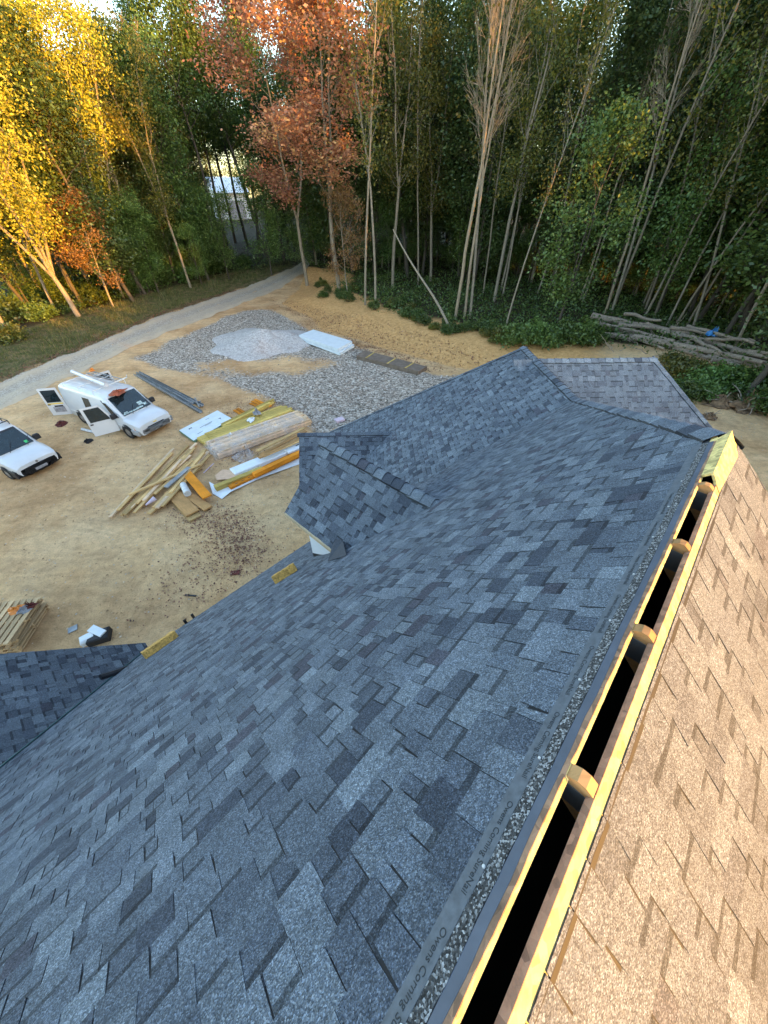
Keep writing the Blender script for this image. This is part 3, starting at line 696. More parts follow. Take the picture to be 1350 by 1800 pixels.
# eave trim, dormer walls and house walls
def beam(name, A, B, wv_, hv, m):
    A = np.asarray(A); B = np.asarray(B); return under(MB().slab([A, B, B+wv_, A+wv_], hv).build(name, m, None))
beam('fascia', PLm.at(-.9, bE, -.02), PLm.at(aV, bE, -.02), n_*-.03, -ZA*.16, M['trim'])
beam('fascia', rk0-PW.n*.02, rk1-PW.n*.02, n_*.025, -ZA*.16, M['trim'])
ga, gb_ = G2N.at(.2, G2E, -.018), G2N.at(TF, G2E, -.018)
beam('fascia', gb_-d_*.016+ZA*.012, ga+n_*.45-d_*.016+ZA*.012, -d_*.032, -ZA*.07, M['trim'])
fr = [G2N.at(TF-.02, G2E, -.02), G2N.at(TF-.02, 0, -.02), G2F.at(TF-.02, G2E, -.02)]
cw0 = G2N.at(0, G2E-.10, -.03); wx = lambda t: cw0+n_*t
def onroof(p): q = np.array(p, float); q[2] = PLm.O[2]-SL*((q-PLm.O)@n_); return q
tA, tB = 2.1, .9
pA, pB = wx(tA), wx(tB)
tri = [pA, pB, onroof(pB)+ZA*.0, onroof(pA)]
under(MB().slab([pA, pB, pB-ZA*.02, onroof(pA)+n_*-.25+ZA*(.25*SL+.03), onroof(pA)+ZA*.12], d_*.02).build('cheek_wall', M['wrap'], None))
under(MB().slab([pA+d_*.004, pB+d_*.004-n_*.2, onroof(pB)-n_*.2-ZA*.1, onroof(pA)-ZA*.1], d_*.04).build('cheek_wall', M['deck_dark'], None))
under(MB().slab([wx(tA)+d_*.03, G2N.at(tA, .1, -.03), G2F.at(tA, G2E-.1, -.03), onroof(G2F.at(tA, G2E-.1))-ZA*.2, onroof(wx(tA))-ZA*.2], n_*-.03).build('front_wall', M['wrap'], None))
# printed mark on the house wrap
mk = MB(); q0 = pA-n_*.05-ZA*.09-d_*.002
for (x0, x1, z0, z1) in ((0, .012, -.10, 0), (.012, .05, -.012, 0), (.05, .062, -.085, -.008), (.012, .05, -.10, -.088)):
    mk.slab([q0-n_*x0+ZA*z1, q0-n_*x1+ZA*z1, q0-n_*x1+ZA*z0, q0-n_*x0+ZA*z0], -d_*.001)
under(mk.build('print_mark', M['ink'], None))
# loose dark flap where the dormer meets the main slope
f0, f1, f2_, f3 = [PLm.px(x, y)+PLm.n*.03 for x, y in ((575, 985), (606, 976), (600, 958), (582, 955))]
fl = MB(); fl.slab([G2N.px(583, 964)+ZA*.012, PLm.px(577, 988)+PLm.n*.018, PLm.px(610, 978)+PLm.n*.018, G2N.px(604, 951)+G2N.n*.022, G2N.px(592, 948)+G2N.n*.022], -PLm.n*.006); under(fl.build('flashing', M['felt'], None))
# teal valley metal
wv0 = line_of(PLm, PW)
vs_ = L0+wv0*-.05+PLm.n*.02; ve = L0-wv0*6
sd = unit(np.cross(unit(wv0), ZA)); b = MB()
b.tube(vs_+ZA*.004, ve+ZA*.024+PLm.n*.012, .012, .012, 6); under(b.build('valley_metal', M['drip'], None))
# walls
def wallbox(c, ax_, ay_, x0, x1, y0, y1, z1, name='wall'):
    q = [c+ax_*x0+ay_*y0, c+ax_*x1+ay_*y0, c+ax_*x1+ay_*y1, c+ax_*x0+ay_*y1]; q = [np.array([a[0], a[1], -.3]) for a in q]
    return under(MB().slab(q, ZA*(z1+.3)).build(name, M['wall'], None))
wallbox(np.zeros(3), d_, n_, -4.9, 5, -6.0, 5.95, EAVE_Z-.12)
wallbox(J, e1, e2, -1, 5.4, -5.4, 5, EAVE_Z-.1); wallbox(L0, n_, d_, -3, -.25, -9, -.5, EAVE_Z-.15)
wallbox(gj, -e2, e1, .2, T1-.25, -1., 1., G1N.at(0, G1E)[2]-.12, 'porch_wall')

# ================================================================== VEHICLES
def loft(stations, m, name, parent, close=True):
    b = MB(); k = len(stations[0][1]); V = []
    for x, sec in stations:
        V += [(x, -y, z) for y, z in sec] + [(x, y, z) for y, z in sec[::-1]]
    n = 2*k; F = []
    for i in range(len(stations)-1):
        for j in range(n): F.append((i*n+j, i*n+(j+1) % n, (i+1)*n+(j+1) % n, (i+1)*n+j))
    F += [tuple(range(n-1, -1, -1)), tuple(range((len(stations)-1)*n, len(stations)*n))]
    b.add(V, [f[::-1] for f in F]); return b.build(name, m, parent, smooth=True, sharp=28)
def quadpatch(name, q, m, parent, off=.012, thick=.01, inset=(0, 1, 0, 1), sd_=None):
    q = [np.asarray(v, float) for v in q]; u0, u1, v0, v1 = inset
    f = lambda u, v: (q[0]*(1-u)+q[1]*u)*(1-v)+(q[3]*(1-u)+q[2]*u)*v
    p = [f(u0, v0), f(u1, v0), f(u1, v1), f(u0, v1)]; nn = unit(np.cross(p[1]-p[0], p[3]-p[0]))
    if sd_ is not None and nn@np.asarray(sd_) < 0: nn = -nn; p = p[::-1]
    return MB().slab([v+nn*off for v in p], -nn*thick).build(name, m, parent)
def wheel(parent, x, y, r, wd):
    s_ = 1 if y > 0 else -1
    w_ = link('wheel', None, parent, (x, y, r))
    b = MB(); prof = [(r*.62, .5), (r*.92, .5), (r, .36), (r, -.36), (r*.92, -.5), (r*.62, -.5)]; n = 20
    V = [(rr_*math.cos(a), o*wd, rr_*math.sin(a)) for a in np.arange(n)*2*math.pi/n for rr_, o in prof]; k = len(prof)
    F = [(i*k+j, i*k+(j+1) % k, ((i+1) % n)*k+(j+1) % k, ((i+1) % n)*k+j) for i in range(n) for j in range(k)]
    b.add(V, F); b.build('tyre', M['rubber'], w_, smooth=True)
    b = MB().tube((0, s_*wd*.30, 0), (0, s_*wd*.44, 0), r*.62, r*.55, 18); b.tube((0, s_*wd*.44, 0), (0, s_*wd*.5, 0), r*.2, r*.16, 10); b.build('rim', M['steel'], w_)
    return w_
def make_van(name, label, loc, rotz, L, W, Ht, kind):
    v = thing(name, label, 'van', loc, rotz, None)
    hw = W/2; zb = .30; belt = Ht*.52
    big = kind == 'cargo'
    # x forward, origin at ground under the middle; nose at +L/2
    x0, x1 = -L/2, L/2
    if big: hood_x, ws_bot, ws_top, hz, nose_z = x1-.95, x1-1.02, x1-1.95, belt*1.02, belt*.86
    else: hood_x, ws_bot, ws_top, hz, nose_z = x1-.92, x1-.98, x1-1.85, belt*1.08, belt*.86
    def sec_full(z, wr, wb=hw): return [(0.001, zb), (wb*.93, zb), (wb, zb+.18), (wb*1.0, belt*.75), (wb*.985, belt), (wr+.02, z-.22), (wr-.06, z-.07), (wr-.20, z-.01), (.001, z+.015)]
    def sec_hood(z, wb, wtop): return [(0.001, zb), (wb*.92, zb), (wb, zb+.16), (wb, z*.72), (wb*.985, z*.88), (wtop, z-.035), (wtop-.08, z-.012), (wtop-.22, z+.004), (.001, z+.02)]
    st = [(x0, sec_full(Ht-.06, hw*.86, hw*.97)), (x0+.07, sec_full(Ht, hw*.89)), (x0+.9, sec_full(Ht+.015, hw*.9)), (ws_top-.35, sec_full(Ht+.01, hw*.89)), (ws_top, sec_full(Ht-.045, hw*.86)),
          (ws_bot, sec_hood(hz, hw, hw*.90)), (hood_x+.15, sec_hood(hz-.02, hw, hw*.88)), (x1-.35, sec_hood(nose_z+.09, hw*.985, hw*.86)), (x1-.10, sec_hood(nose_z, hw*.955, hw*.82)), (x1, sec_hood(nose_z-.10, hw*.90, hw*.78))]
    body = loft(st, M['white'], 'body', v)
    sA, sB = st[4][1], st[5][1]
    # windscreen
    ws = [(ws_bot, -sB[5][0]*.93, sB[5][1]+.05), (ws_bot, sB[5][0]*.93, sB[5][1]+.05), (ws_top, sA[6][0]*.95, sA[6][1]+.03), (ws_top, -sA[6][0]*.95, sA[6][1]+.03)]
    g = quadpatch('windscreen', ws, M['glass'], v, .035, .02, (.03, .97, .04, .93), (1, 0, 1))
    if big:
        for (u, vv_, w_, h_) in ((.72, .28, .16, .16), (.3, .10, .5, .05), (.62, .12, .2, .06), (.15, .14, .12, .07), (.84, .18, .1, .1)):
            quadpatch('paper', ws, M['dash'], g, .038, .002, (u-w_/2, u+w_/2, vv_-h_/2, vv_+h_/2), (1, 0, 1))
    else:
        quadpatch('sticker', ws, M['greensticker'], g, .038, .002, (.78, .87, .10, .22), (1, 0, 1))
        quadpatch('shade_bar', ws, M['black'], g, .037, .002, (.03, .97, .88, .96), (1, 0, 1))
    for s_ in (-1, 1):
        # cab side window and opening lines
        zt_ = Ht-.30
        q = [(ws_bot-.12, s_*hw*.985, belt*1.02), (ws_top-.55, s_*hw*.985, belt*1.02), (ws_top-.55, s_*(hw*.90), zt_), (ws_top-.08, s_*(hw*.90), zt_)]
        if not (big and s_ == -1): quadpatch('side_window', q, M['glass'], v, .018, .012, (0, 1, .05, .97), (0, s_, .2))
        else:  # open doorway, black panel painted in for the shaded cab, with the quarter glass ahead of it
            quadpatch('doorway_panel', [(ws_bot-.72, s_*hw, zb+.16), (ws_top-.62, s_*hw, zb+.16), (ws_top-.62, s_*hw*.90, zt_+.08), (ws_top-.25, s_*hw*.90, zt_+.08)], M['black'], v, .010, .008, (0, 1, 0, 1), (0, s_, .1))
            quadpatch('side_window', [(ws_bot-.12, s_*hw*.985, belt*1.03), (ws_bot-.66, s_*hw*.985, belt*1.03), (ws_top-.24, s_*hw*.905, zt_), (ws_top-.02, s_*hw*.905, zt_)], M['glass'], v, .02, .012, (0, 1, .05, .97), (0, s_, .2))
        # lights
        hl = quadpatch('headlight', [(x1-.015, s_*hw*.48, nose_z*.66), (x1-.05, s_*hw*.88, nose_z*.66), (x1-.16, s_*hw*.86, nose_z*.92), (x1-.09, s_*hw*.48, nose_z*.92)], M['lamp'], v, .03, .03, (0, 1, 0, 1), (1, 0, 0))
        if big: quadpatch('turn_lamp', [(x1-.05, s_*hw*.90, nose_z*.64), (x1-.32, s_*hw*.985, nose_z*.64), (x1-.34, s_*hw*.965, nose_z*.88), (x1-.13, s_*hw*.87, nose_z*.90)], M['amber'], v, .012, .01, (0, 1, 0, 1), (.5, s_, 0))
        # mirror
        mb = MB().cbox(-.09, .05, s_*.02 if s_ > 0 else -.28, .28 if s_ > 0 else -.02, -.02, .24, .04); mb.build('mirror', M['black'], v, (ws_bot-.35, s_*hw*.97, belt*1.05))
        quadpatch('side_moulding', [(x0+.2, s_*hw, belt*.62), (x1-.9, s_*hw, belt*.62), (x1-.9, s_*hw, belt*.67), (x0+.2, s_*hw, belt*.67)], M['dirtywhite'] if big else M['black'], v, .012, .01, (0, 1, 0, 1), (0, s_, 0))
        for xw in (x1-(.95 if big else .82), x0+(1.05 if big else .75)):
            arc = MB(); r_ = .47 if big else .40; n = 14; zc = .36 if big else .32
            V = [(xw+r_*math.cos(a), s_*(hw+.006), zc+r_*math.sin(a)) for a in np.linspace(-.1, math.pi+.1, n)]
            V2 = [(xw+r_*math.cos(a), s_*(hw-.15), zc+r_*math.sin(a)) for a in np.linspace(-.1, math.pi+.1, n)]
            arc.add(V+[(xw, s_*(hw+.006), zc)], [(n, i, i+1) if s_ < 0 else (n, i+1, i) for i in range(n-1)]); arc.build('wheel_arch', M['black'], v)
            wheel(v, xw, s_*(hw-.06), .37 if big else .32, .24)
    # bumper, grille
    nb_ = 9; V = []
    zb0, zb1 = (.30, .62) if big else (.20, .60)
    for i in range(nb_):
        a = -1+2*i/(nb_-1); yy = hw*1.0*a; xx = x1+.10-.20*abs(a)**3
        V += [(xx-.14, yy, zb0), (xx, yy, zb0+.04), (xx+.015, yy, (zb0+zb1)/2), (xx, yy, zb1-.04), (xx-.16, yy, zb1)]
    F = [(i*5+j, (i+1)*5+j, (i+1)*5+j+1, i*5+j+1) for i in range(nb_-1) for j in range(4)]
    bo = MB().add(V, [f[::-1] for f in F]+F).build('bumper', M['bumper'] if big else M['black'], v, smooth=True)
    for s_ in (-1, 1):
        b = MB(); b.cbox(x1-.62, x1-.06, s_*hw*1.0-.03, s_*hw*1.0+.03, zb0+.02, zb1-.02, .03); b.build('bumper_end', M['bumper'] if big else M['black'], v)
    gq = [(x1+.0, -hw*.48, nose_z*.62), (x1+.0, hw*.48, nose_z*.62), (x1-.10, hw*.46, nose_z*.94), (x1-.10, -hw*.46, nose_z*.94)]
    gr = quadpatch('grille', gq, M['black'], v, .02, .02, (0, 1, 0, 1), (1, 0, .2))
    for k in range(2): quadpatch('grille_bar', gq, M['bumper'], gr, .03, .012, (.0, 1, .28+.34*k, .44+.34*k), (1, 0, .2))
    if big:
        e = MB(); e.box(-.01, .02, -.10, .10, -.018, .018); e.build('emblem', M['yellow'], gr, (x1+.01, 0, nose_z*.80))
    else:
        e = MB().tube((0, 0, 0), (.025, 0, 0), .055, .05, 14); e.build('emblem', M['steel'], gr, (x1+.0, 0, nose_z*.80))
        quadpatch('number_plate', [(x1+.12, -.26, .34), (x1+.12, .26, .34), (x1+.12, .26, .46), (x1+.12, -.26, .46)], M['greycloth'], v, .012, .01, (0, 1, 0, 1), (1, 0, 0))
    wl = MB()
    for s_ in (-.35, .45): wl.tube((ws_bot+.05, s_*hw, sB[5][1]+.07), (ws_bot-.28, s_*hw+.38, sB[5][1]+.42), .012, .008, 5)
    wl.build('wiper', M['black'], v)
    # roof ribs
    for k in range(5 if big else 3):
        y = (-.6+1.2*k/(4 if big else 2))*hw; rb = MB().cbox(x0+.25, ws_top-.55, y-.02, y+.02, Ht-.03, Ht+.028, .008); rb.build('roof_rib', M['white'], v)
    return v, dict(L=L, W=W, Ht=Ht, belt=belt, zb=zb, x0=x0, x1=x1, ws_top=ws_top, ws_bot=ws_bot, hw=hw)
HX, HY = .905, -.426; hd = math.atan2(HY, HX); hv = np.array([HX, HY, 0]); lv_ = np.array([-HY, HX, 0])
fw = gt(233, 771); L1, W1 = 6.0, 2.12
c1 = fw+lv_*(W1/2)-hv*(L1/2-.95)
van, D = make_van('cargo_van', 'white cargo van with its doors open and a long tube on its roof', (c1[0], c1[1], float(zt(c1[0], c1[1]))), hd, L1, W1, 2.12, 'cargo')
def door(parent, hinge, ang, wdt, h0, h1, win, label=None, side=1):
    e = link('door', None, parent, hinge, ang)
    b = MB(); prof = [(0, h0), (wdt, h0), (wdt, h1-.03), (wdt-.04, h1), (wdt*.30 if side == 2 else .05, h1), (0, win[2]+.0)]
    b.slab([(x, -.03, z) for x, z in prof], (0, .06, 0)); b.build('door_panel', M['white'], e)
    x0_, x1_, z0_, z1_ = win; fr_ = MB().slab([(x0_-.03, -.036, z0_-.03), (x1_+.03, -.036, z0_-.03), (x1_+.03, -.036, z1_+.03), (x0_+(.22 if side == 2 else -.03), -.036, z1_+.03)], (0, .072, 0)); fr_.build('window_seal', M['black'], e)
    MB().slab([(x0_, -.042, z0_), (x1_, -.042, z0_), (x1_, -.042, z1_), (x0_+(.22 if side == 2 else 0), -.042, z1_)], (0, .084, 0)).build('pane', M['glass' if side != 3 else 'dash'], e)
    MB().cbox(wdt-.22, wdt-.08, -.06, .06, h0+.62, h0+.68, .01).build('handle', M['black'], e)
    if side == 1: MB().box(.15, wdt-.25, .03, .05, h0+.18, h0+.5).build('pocket', M['greycloth'], e)
    return e
hw1 = D['hw']
dr1 = door(van, (D['ws_bot']-.62, -hw1-.03, 0), math.pi+R(62), 1.18, .36, 1.92, (.16, 1.02, 1.14, 1.80), side=2)
dr2 = door(van, (D['x0']+.02, -hw1+.03, 0), R(180+38), .98, .40, 1.98, (.16, .84, 1.20, 1.84), side=1)
MB().box(.1, .88, -.045, .045, 1.06, 1.12).build('stripe', M['yellow'], dr2)
MB().box(.18, .62, -.045, .045, .80, .98).build('recess', M['black'], dr2)
dr3 = door(van, (D['x0']+.02, hw1-.03, 0), R(180-100), .98, .40, 1.98, (.16, .84, 1.20, 1.84), side=1)
for (xa, xb) in ((-.95, -.35),):
    quadpatch('side_window', [(xa, -hw1, D['belt']*1.04), (xb, -hw1, D['belt']*1.04), (xb, -hw1*.91, D['Ht']-.34), (xa, -hw1*.91, D['Ht']-.34)], M['glass'], van, .018, .012, (0, 1, .0, 1), (0, -1, .2))
MB().slab([(D['x0']-.012, -hw1*.9, .42), (D['x0']-.012, hw1*.9, .42), (D['x0']-.012, hw1*.82, 1.96), (D['x0']-.012, -hw1*.82, 1.96)], (.01, 0, 0)).build('rear_dark_panel', M['black'], van)  # black panel paints the dark interior behind the open rear doors
rk = MB()
for xx in (-2.3, -.9, .35):
    rk.tube((xx, -hw1*.86, 2.32), (xx, hw1*.86, 2.32), .02, .02, 6)
    for s_ in (-1, 1): rk.tube((xx, s_*hw1*.86, 2.08), (xx, s_*hw1*.86, 2.32), .018, .018, 6)
rk.tube((-2.3, hw1*.86, 2.32), (.35, hw1*.86, 2.32), .018, .018, 6); rk.tube((.35, hw1*.3, 2.34), (.35, hw1*1.05, 2.36), .03, .03, 6); rk.tube((.35, hw1*1.05, 2.34), (.42, hw1*1.05, 2.5), .025, .025, 6)
rk.build('roof_rack', M['dirtywhite'], van)
def vw(x, y, z): q = c1+hv*x+lv_*y; return np.array([q[0], q[1], z+float(zt(c1[0], c1[1]))])
tb = MB().tube(vw(-2.95, .18, 2.46), vw(.55, -.22, 2.44), .105, .105, 16); tb.tube(vw(-2.97, .18, 2.46), vw(-2.90, .18, 2.46), .115, .115, 16); tag(tb.build('pipe', M['white'], None, smooth=True), 'long white plastic tube lying on the roof of the van', 'tube')
lad = MB().tube(vw(-2.4, .55, 2.36), vw(.3, .55, 2.36), .022); lad.tube(vw(-2.4, .85, 2.36), vw(.3, .85, 2.36), .022)
for k in range(9): lad.tube(vw(-2.25+.3*k, .55, 2.36), vw(-2.25+.3*k, .85, 2.36), .014)
tag(lad.build('ladder', M['alu'], None), 'metal ladder strapped to the roof rack of the cargo van', 'ladder')
def crumple(name, c, r, hgt, m, label, cat, n=7, group=None, seed=1):
    rs = np.random.default_rng(seed); V = []; F = []; K = 12; Rn = 5
    for i in range(Rn+1):
        for j in range(K):
            a = j*2*math.pi/K; q = i/Rn; rad = r*q*(1+.45*rs.normal()*.5); V.append((rad*math.cos(a), rad*.75*math.sin(a), max(.006, hgt*(1-q*q)*(1+.5*rs.normal()))))
    F = [(i*K+j, i*K+(j+1) % K, (i+1)*K+(j+1) % K, (i+1)*K+j) for i in range(Rn) for j in range(K)]
    o = link(name, mesh_from(name, V, [f[::-1] for f in F], m), None, c, rs.uniform(0, 6)); return tag(o, label, cat, group)
crumple('rag', vw(1.25, -.15, 2.13), .45, .08, M['rust'], 'rusty red cloth lying on the roof over the van cab', 'cloth', seed=3)
crumple('rag', vw(-2.3, .85, 2.40), .16, .10, M['amber'], 'small orange bundle at the rear of the van roof', 'bundle', seed=4)
f2w = gt(70, 842); L2, W2 = 4.7, 1.9
n2 = (gt(39, 853)+gt(104, 822))/2; c2 = n2-hv*(L2/2+.12)+np.array([.1, .15, 0])
van2, D2 = make_van('compact_van', 'small white van with black bumper and green windscreen sticker', (c2[0], c2[1], float(zt(c2[0], c2[1]))), hd+R(2), L2, W2, 1.85, 'small')
rk = MB()
for xx in (-1.6, -.3, .3):
    rk.tube((xx, -.72, 1.99), (xx, .72, 1.99), .022, .022, 6)
    for s_ in (-1, 1): rk.tube((xx, s_*.72, 1.82), (xx, s_*.72, 1.99), .02, .02, 6)
for y in (-.72, -.2, .25, .72): rk.tube((-1.6, y, 2.0), (.3, y, 2.0), .018, .018, 6)
rk.build('roof_rack', M['black'], van2)
crumple('rag', gt(107, 745), .42, .12, M['rag'], 'dark red cloth heap on the dirt behind the van', 'cloth', seed=5)
crumple('bag', gt(154, 776), .28, .10, M['blackcloth'], 'small black bag on the dirt by the open van door', 'bag', seed=6)
tp = gt(146, 757); tp2 = gt(158, 760); tag(MB().tube(tp+ZA*.09, tp2+(tp2-tp)*.8+ZA*.09, .08, .08, 12).build('pipe', M['dirtywhite'], None, smooth=True), 'short white pipe lying under the open van door', 'pipe')

# ================================================================== BUILDING MATERIALS IN THE YARD
def bar(name, A, B, wd, hgt, m, z=0., parent=None, tilt=0., c=.006):
    A = np.asarray(A, float); B = np.asarray(B, float); L = np.linalg.norm(B-A); dvec = (B-A)/L
    o = link(name, boxmesh(round(L, 2), wd, hgt, m, c), parent)
    o.rotation_euler = (tilt, -math.asin(dvec[2]), math.atan2(dvec[1], dvec[0])); q = (A+B)/2; o.location = (q[0], q[1], q[2]+z); return o
# wrapped foam boards beside the lumber
fq = [gz(*p, .14) for p in ((315, 757), (382, 722), (408, 737), (340, 775))]
ft = thing('foam_board_stack', 'stack of white foil faced insulation boards with green edges on the dirt', 'insulation', tuple(np.mean(fq, axis=0)*(1, 1, 0)))
fb = Matrix.Translation(-Vector(ft.location))
for k in range(4):
    j = np.array([random.uniform(-.03, .03), random.uniform(-.03, .03), 0]); zz = .035*(k+1)
    o = MB().slab([np.array([q[0], q[1], zz+.02])+j for q in fq][::-1], -ZA*.032).build('foam_board', M['foam'] if k == 3 else M['greenedge'], None); o.parent = ft; o.matrix_parent_inverse = fb
pm = MB(); cx = np.mean(fq, axis=0); ul = unit(fq[1]-fq[0]); uw = unit(fq[3]-fq[0])
for (a, b_, la, lb) in ((-.9, -.45, .12, .10), (-.78, -.45, .05, .16), (.95, .1, .16, .05), (.95, .2, .05, .12), (0, 0, .9, .035), (.1, .09, .5, .03), (-.7, .45, .4, .03), (.4, -.5, .3, .03)):
    q = np.array([cx[0], cx[1], .163])+ul*a+uw*b_; pm.slab([q-ul*la/2-uw*lb/2, q+ul*la/2-uw*lb/2, q+ul*la/2+uw*lb/2, q-ul*la/2+uw*lb/2], -ZA*.001)
o = pm.build('printing', M['ink'], None); o.parent = ft; o.matrix_parent_inverse = fb
# steel rails
for k, (p, q, off) in enumerate((((238, 659), (354, 727), 0), ((243, 656), (357, 716), .0), ((262, 668), (340, 712), .0))):
    A, B = gt(*p), gt(*q); dv = unit(B-A); sw = np.cross(ZA, dv); m_ = MB(); L = np.linalg.norm(B-A)
    m_.box(0, L, -.11, .11, .02, .028); m_.box(0, L, -.11, -.10, .02, .14); m_.box(0, L, .10, .11, .02, .14)
    o = m_.build('steel_channel', M['alu'], None, (A[0], A[1], float(zt(A[0], A[1]))+.03*k), math.atan2(dv[1], dv[0])); tag(o, ['longest grey steel channel lying on the dirt beside the van', 'grey steel channel lying along the far side of the longest channel', 'shorter grey steel channel resting on the other channels'][k], 'steel channel', 'steel channels')
for k, (p, q) in enumerate((((338, 706), (356, 716)), ((332, 712), (354, 708)), ((344, 703), (352, 719)), ((282, 676), (292, 680)))):
    o = bar('steel_offcut', gt(*p), gt(*q), .09, .06, M['alu'], .05+.03*(k % 3)); tag(o, 'short grey steel offcut lying beside the long channels', 'offcut', 'steel offcuts')
# lumber stacks: helper lays boards side by side between two pixel lines
def stack(name, label, cat, A, B, width, layers, bw, bh, m, group=None, jit_=.06, base=.06, skew=0.):
    A = np.asarray(A, float); B = np.asarray(B, float); dv = unit(B-A); sw = np.cross(ZA, dv); L = np.linalg.norm(B-A)
    t = thing(name, label, cat, (A[0], A[1], 0), math.atan2(dv[1], dv[0]), group); n = int(width/bw)
    for lz in range(layers):
        for k in range(n):
            ln = L+random.uniform(-jit_, jit_)*4; o = link('board', boxmesh(round(ln, 1), bw*random.choice((.88, .92, .95)), bh*random.choice((.90, .97, 1.02)), m[(k+lz) % len(m)]), t, (ln/2+random.uniform(-jit_, jit_), (k+.5)*bw+random.uniform(-.005, .005), base+lz*bh), random.uniform(-.004, .004))
    for q in (.15, .8): link('spacer', boxmesh(.09, width, base*.95, M['pine']), t, (L*q, width/2, 0))
    return t
T = M['treated']
stack('treated_lumber_stack', 'knee high stack of greenish treated lumber with a step at its end', 'lumber', gt(377, 782), gt(514, 728), 1.05, 3, .21, .09, [T])
stack('treated_lumber_stack', 'low stack of short greenish treated posts before the taller treated stack', 'lumber', gt(365, 787), gt(404, 770), 1.0, 2, .25, .11, [T])
stack('treated_lumber_stack', 'narrow row of long treated boards behind the treated stack', 'lumber', gt(398, 757), gt(482, 712), .36, 3, .18, .09, [T])
bnd = stack('wrapped_lumber_bundle', 'long bundle of pale studs wrapped in torn clear plastic', 'lumber', gt(388, 808), gt(548, 748), 1.5, 4, .15, .09, [M['pine_pale']], jit_=.05)
Lb = np.linalg.norm(gt(548, 748)-gt(388, 808)); pv = []; pf = []; NX_, NY_ = 30, 10
for i in range(NX_+1):
    for j in range(NY_+1):
        s_ = j/NY_*2.3-.40; x = -.25+(Lb*.97)*i/NX_; y = min(max(s_, -.05), 1.57); z = .44 if -.03 < s_ < 1.55 else .44-(max(-.03-s_, s_-1.55))*1.1
        pv.append((x+random.uniform(-.05, .05), y+random.uniform(-.03, .03), max(.03, z+random.uniform(-.008, .035)-(.25 if i == 0 else 0))))
pf = [(i*(NY_+1)+j, (i+1)*(NY_+1)+j, (i+1)*(NY_+1)+j+1, i*(NY_+1)+j+1) for i in range(NX_) for j in range(NY_) if not (i > 12 and j > 7) and random.random() > .04]
link('plastic_wrap', mesh_from('plastic_wrap', pv, [f[::-1] for f in pf], M['plastic'], smooth=True), bnd)
for k, (p, q) in enumerate((((452, 793), (535, 752)), ((458, 800), (538, 758)), ((462, 803), (546, 767)), ((455, 806), (548, 764)))):
    o = bar('lumber_board', gz(*p, .5), gz(*q, .5), .2, .05, [M['pine'], M['brownboard']][k % 2], -.02+.012*k); tag(o, 'loose brown board lying on the wrapped stud bundle', 'board', 'boards on the wrapped bundle')
# white wrapped boards, orange laminated beams and their white sheet
def sheet(name, pix, z, m, label, cat, wob=.03):
    P_ = [gz(x, y, z) for x, y in pix]; b = MB(); b.slab([q+ZA*random.uniform(0, wob) for q in P_], -ZA*.012); nn = np.cross(P_[1]-P_[0], P_[2]-P_[1])[2]
    if nn < 0: b = MB(); b.slab([q+ZA*random.uniform(0, wob) for q in P_][::-1], -ZA*.012)
    return tag(b.build(name, m, None), label, cat)
sheet('wrap_sheet', [(368, 848), (383, 856), (400, 848), (545, 783), (548, 808), (455, 842), (406, 866), (390, 877), (374, 868)], .05, M['wrap'], 'crumpled white wrap sheet spread under the orange beams', 'sheet', .06)
bw_ = bar('wrapped_board', gz(408, 828, .3), gz(556, 768, .3), .62, .22, M['wrap'], -.22, c=.03); tag(bw_, 'long white wrapped board beside the orange beams', 'board')
o = bar('wrapped_board', gz(503, 792, .4), gz(556, 770, .4), .5, .10, M['wrap'], -.10, c=.02); tag(o, 'shorter white printed board on top of the long wrapped board', 'board')
lt = MB().box(-.3, .3, -.05, .03, .1015, .1025); lo = lt.build('printing', M['ink'], o, (0, .08, 0))
for k, (p, q, zz) in enumerate((((404, 858), (556, 786), .12), ((408, 851), (552, 783), .12), ((446, 835), (545, 788), .30))):
    o = bar('laminated_beam', gz(*p, zz), gz(*q, zz), .24, .20, M['orange'], -.10); tag(o, ['front orange laminated beam printed along its side on the white sheet', 'second orange laminated beam lying behind the front one', 'orange laminated beam lying on top of the other two'][k], 'beam', 'orange beams')
    if k == 0:
        lt = MB()
        for q_ in range(14):
            x = -2.2+.33*q_; lt.box(x, x+random.uniform(.08, .24), -.122, -.12, .09, .12); lt.box(x, x+random.uniform(.08, .2), -.05, -.01, .2005, .2012)
        lt.build('printing', M['ink'], o)
o = bar('treated_post', gz(378, 858, .2), gz(462, 824, .2), .26, .22, T, -.12); tag(o, 'greenish treated post with its end showing beside the orange beams', 'post')
sheet('salmon_panel', [(379, 838), (392, 828), (415, 829), (424, 836), (405, 845), (382, 846)], .12, M['salmon'], 'bent salmon coloured panel at the end of the white boards', 'panel', .1)
crumple('plastic_scrap', gt(428, 800), .75, .22, M['plastic'], 'torn clear plastic heaped at the end of the stud bundle', 'plastic', seed=11)
crumple('bag', gz(452, 727, .45), .26, .2, M['greycloth'], 'grey plastic bag knotted on the treated lumber', 'bag', seed=12)
crumple('paper', gz(441, 738, .36), .28, .08, M['wrap'], 'crumpled white paper beside the grey bag on the lumber', 'paper', seed=13)
crumple('paper', gz(406, 765, .36), .2, .1, M['wrap'], 'scrap of white paper on the step of the treated stack', 'paper', seed=14)
for k, (p, q) in enumerate((((412, 722), (432, 734)), ((418, 720), (430, 727)), ((443, 706), (470, 718)), ((448, 704), (476, 716)), ((440, 710), (462, 719)))):
    tag(bar('scrap_board', gt(*p), gt(*q), .18, .05, M['orange'], .02+.03*(k % 2)), 'short orange brown scrap board behind the treated lumber' if k < 2 else 'orange brown scrap board at the gravel edge', 'board', 'scraps by the lumber' if k < 2 else 'scraps at the gravel edge')
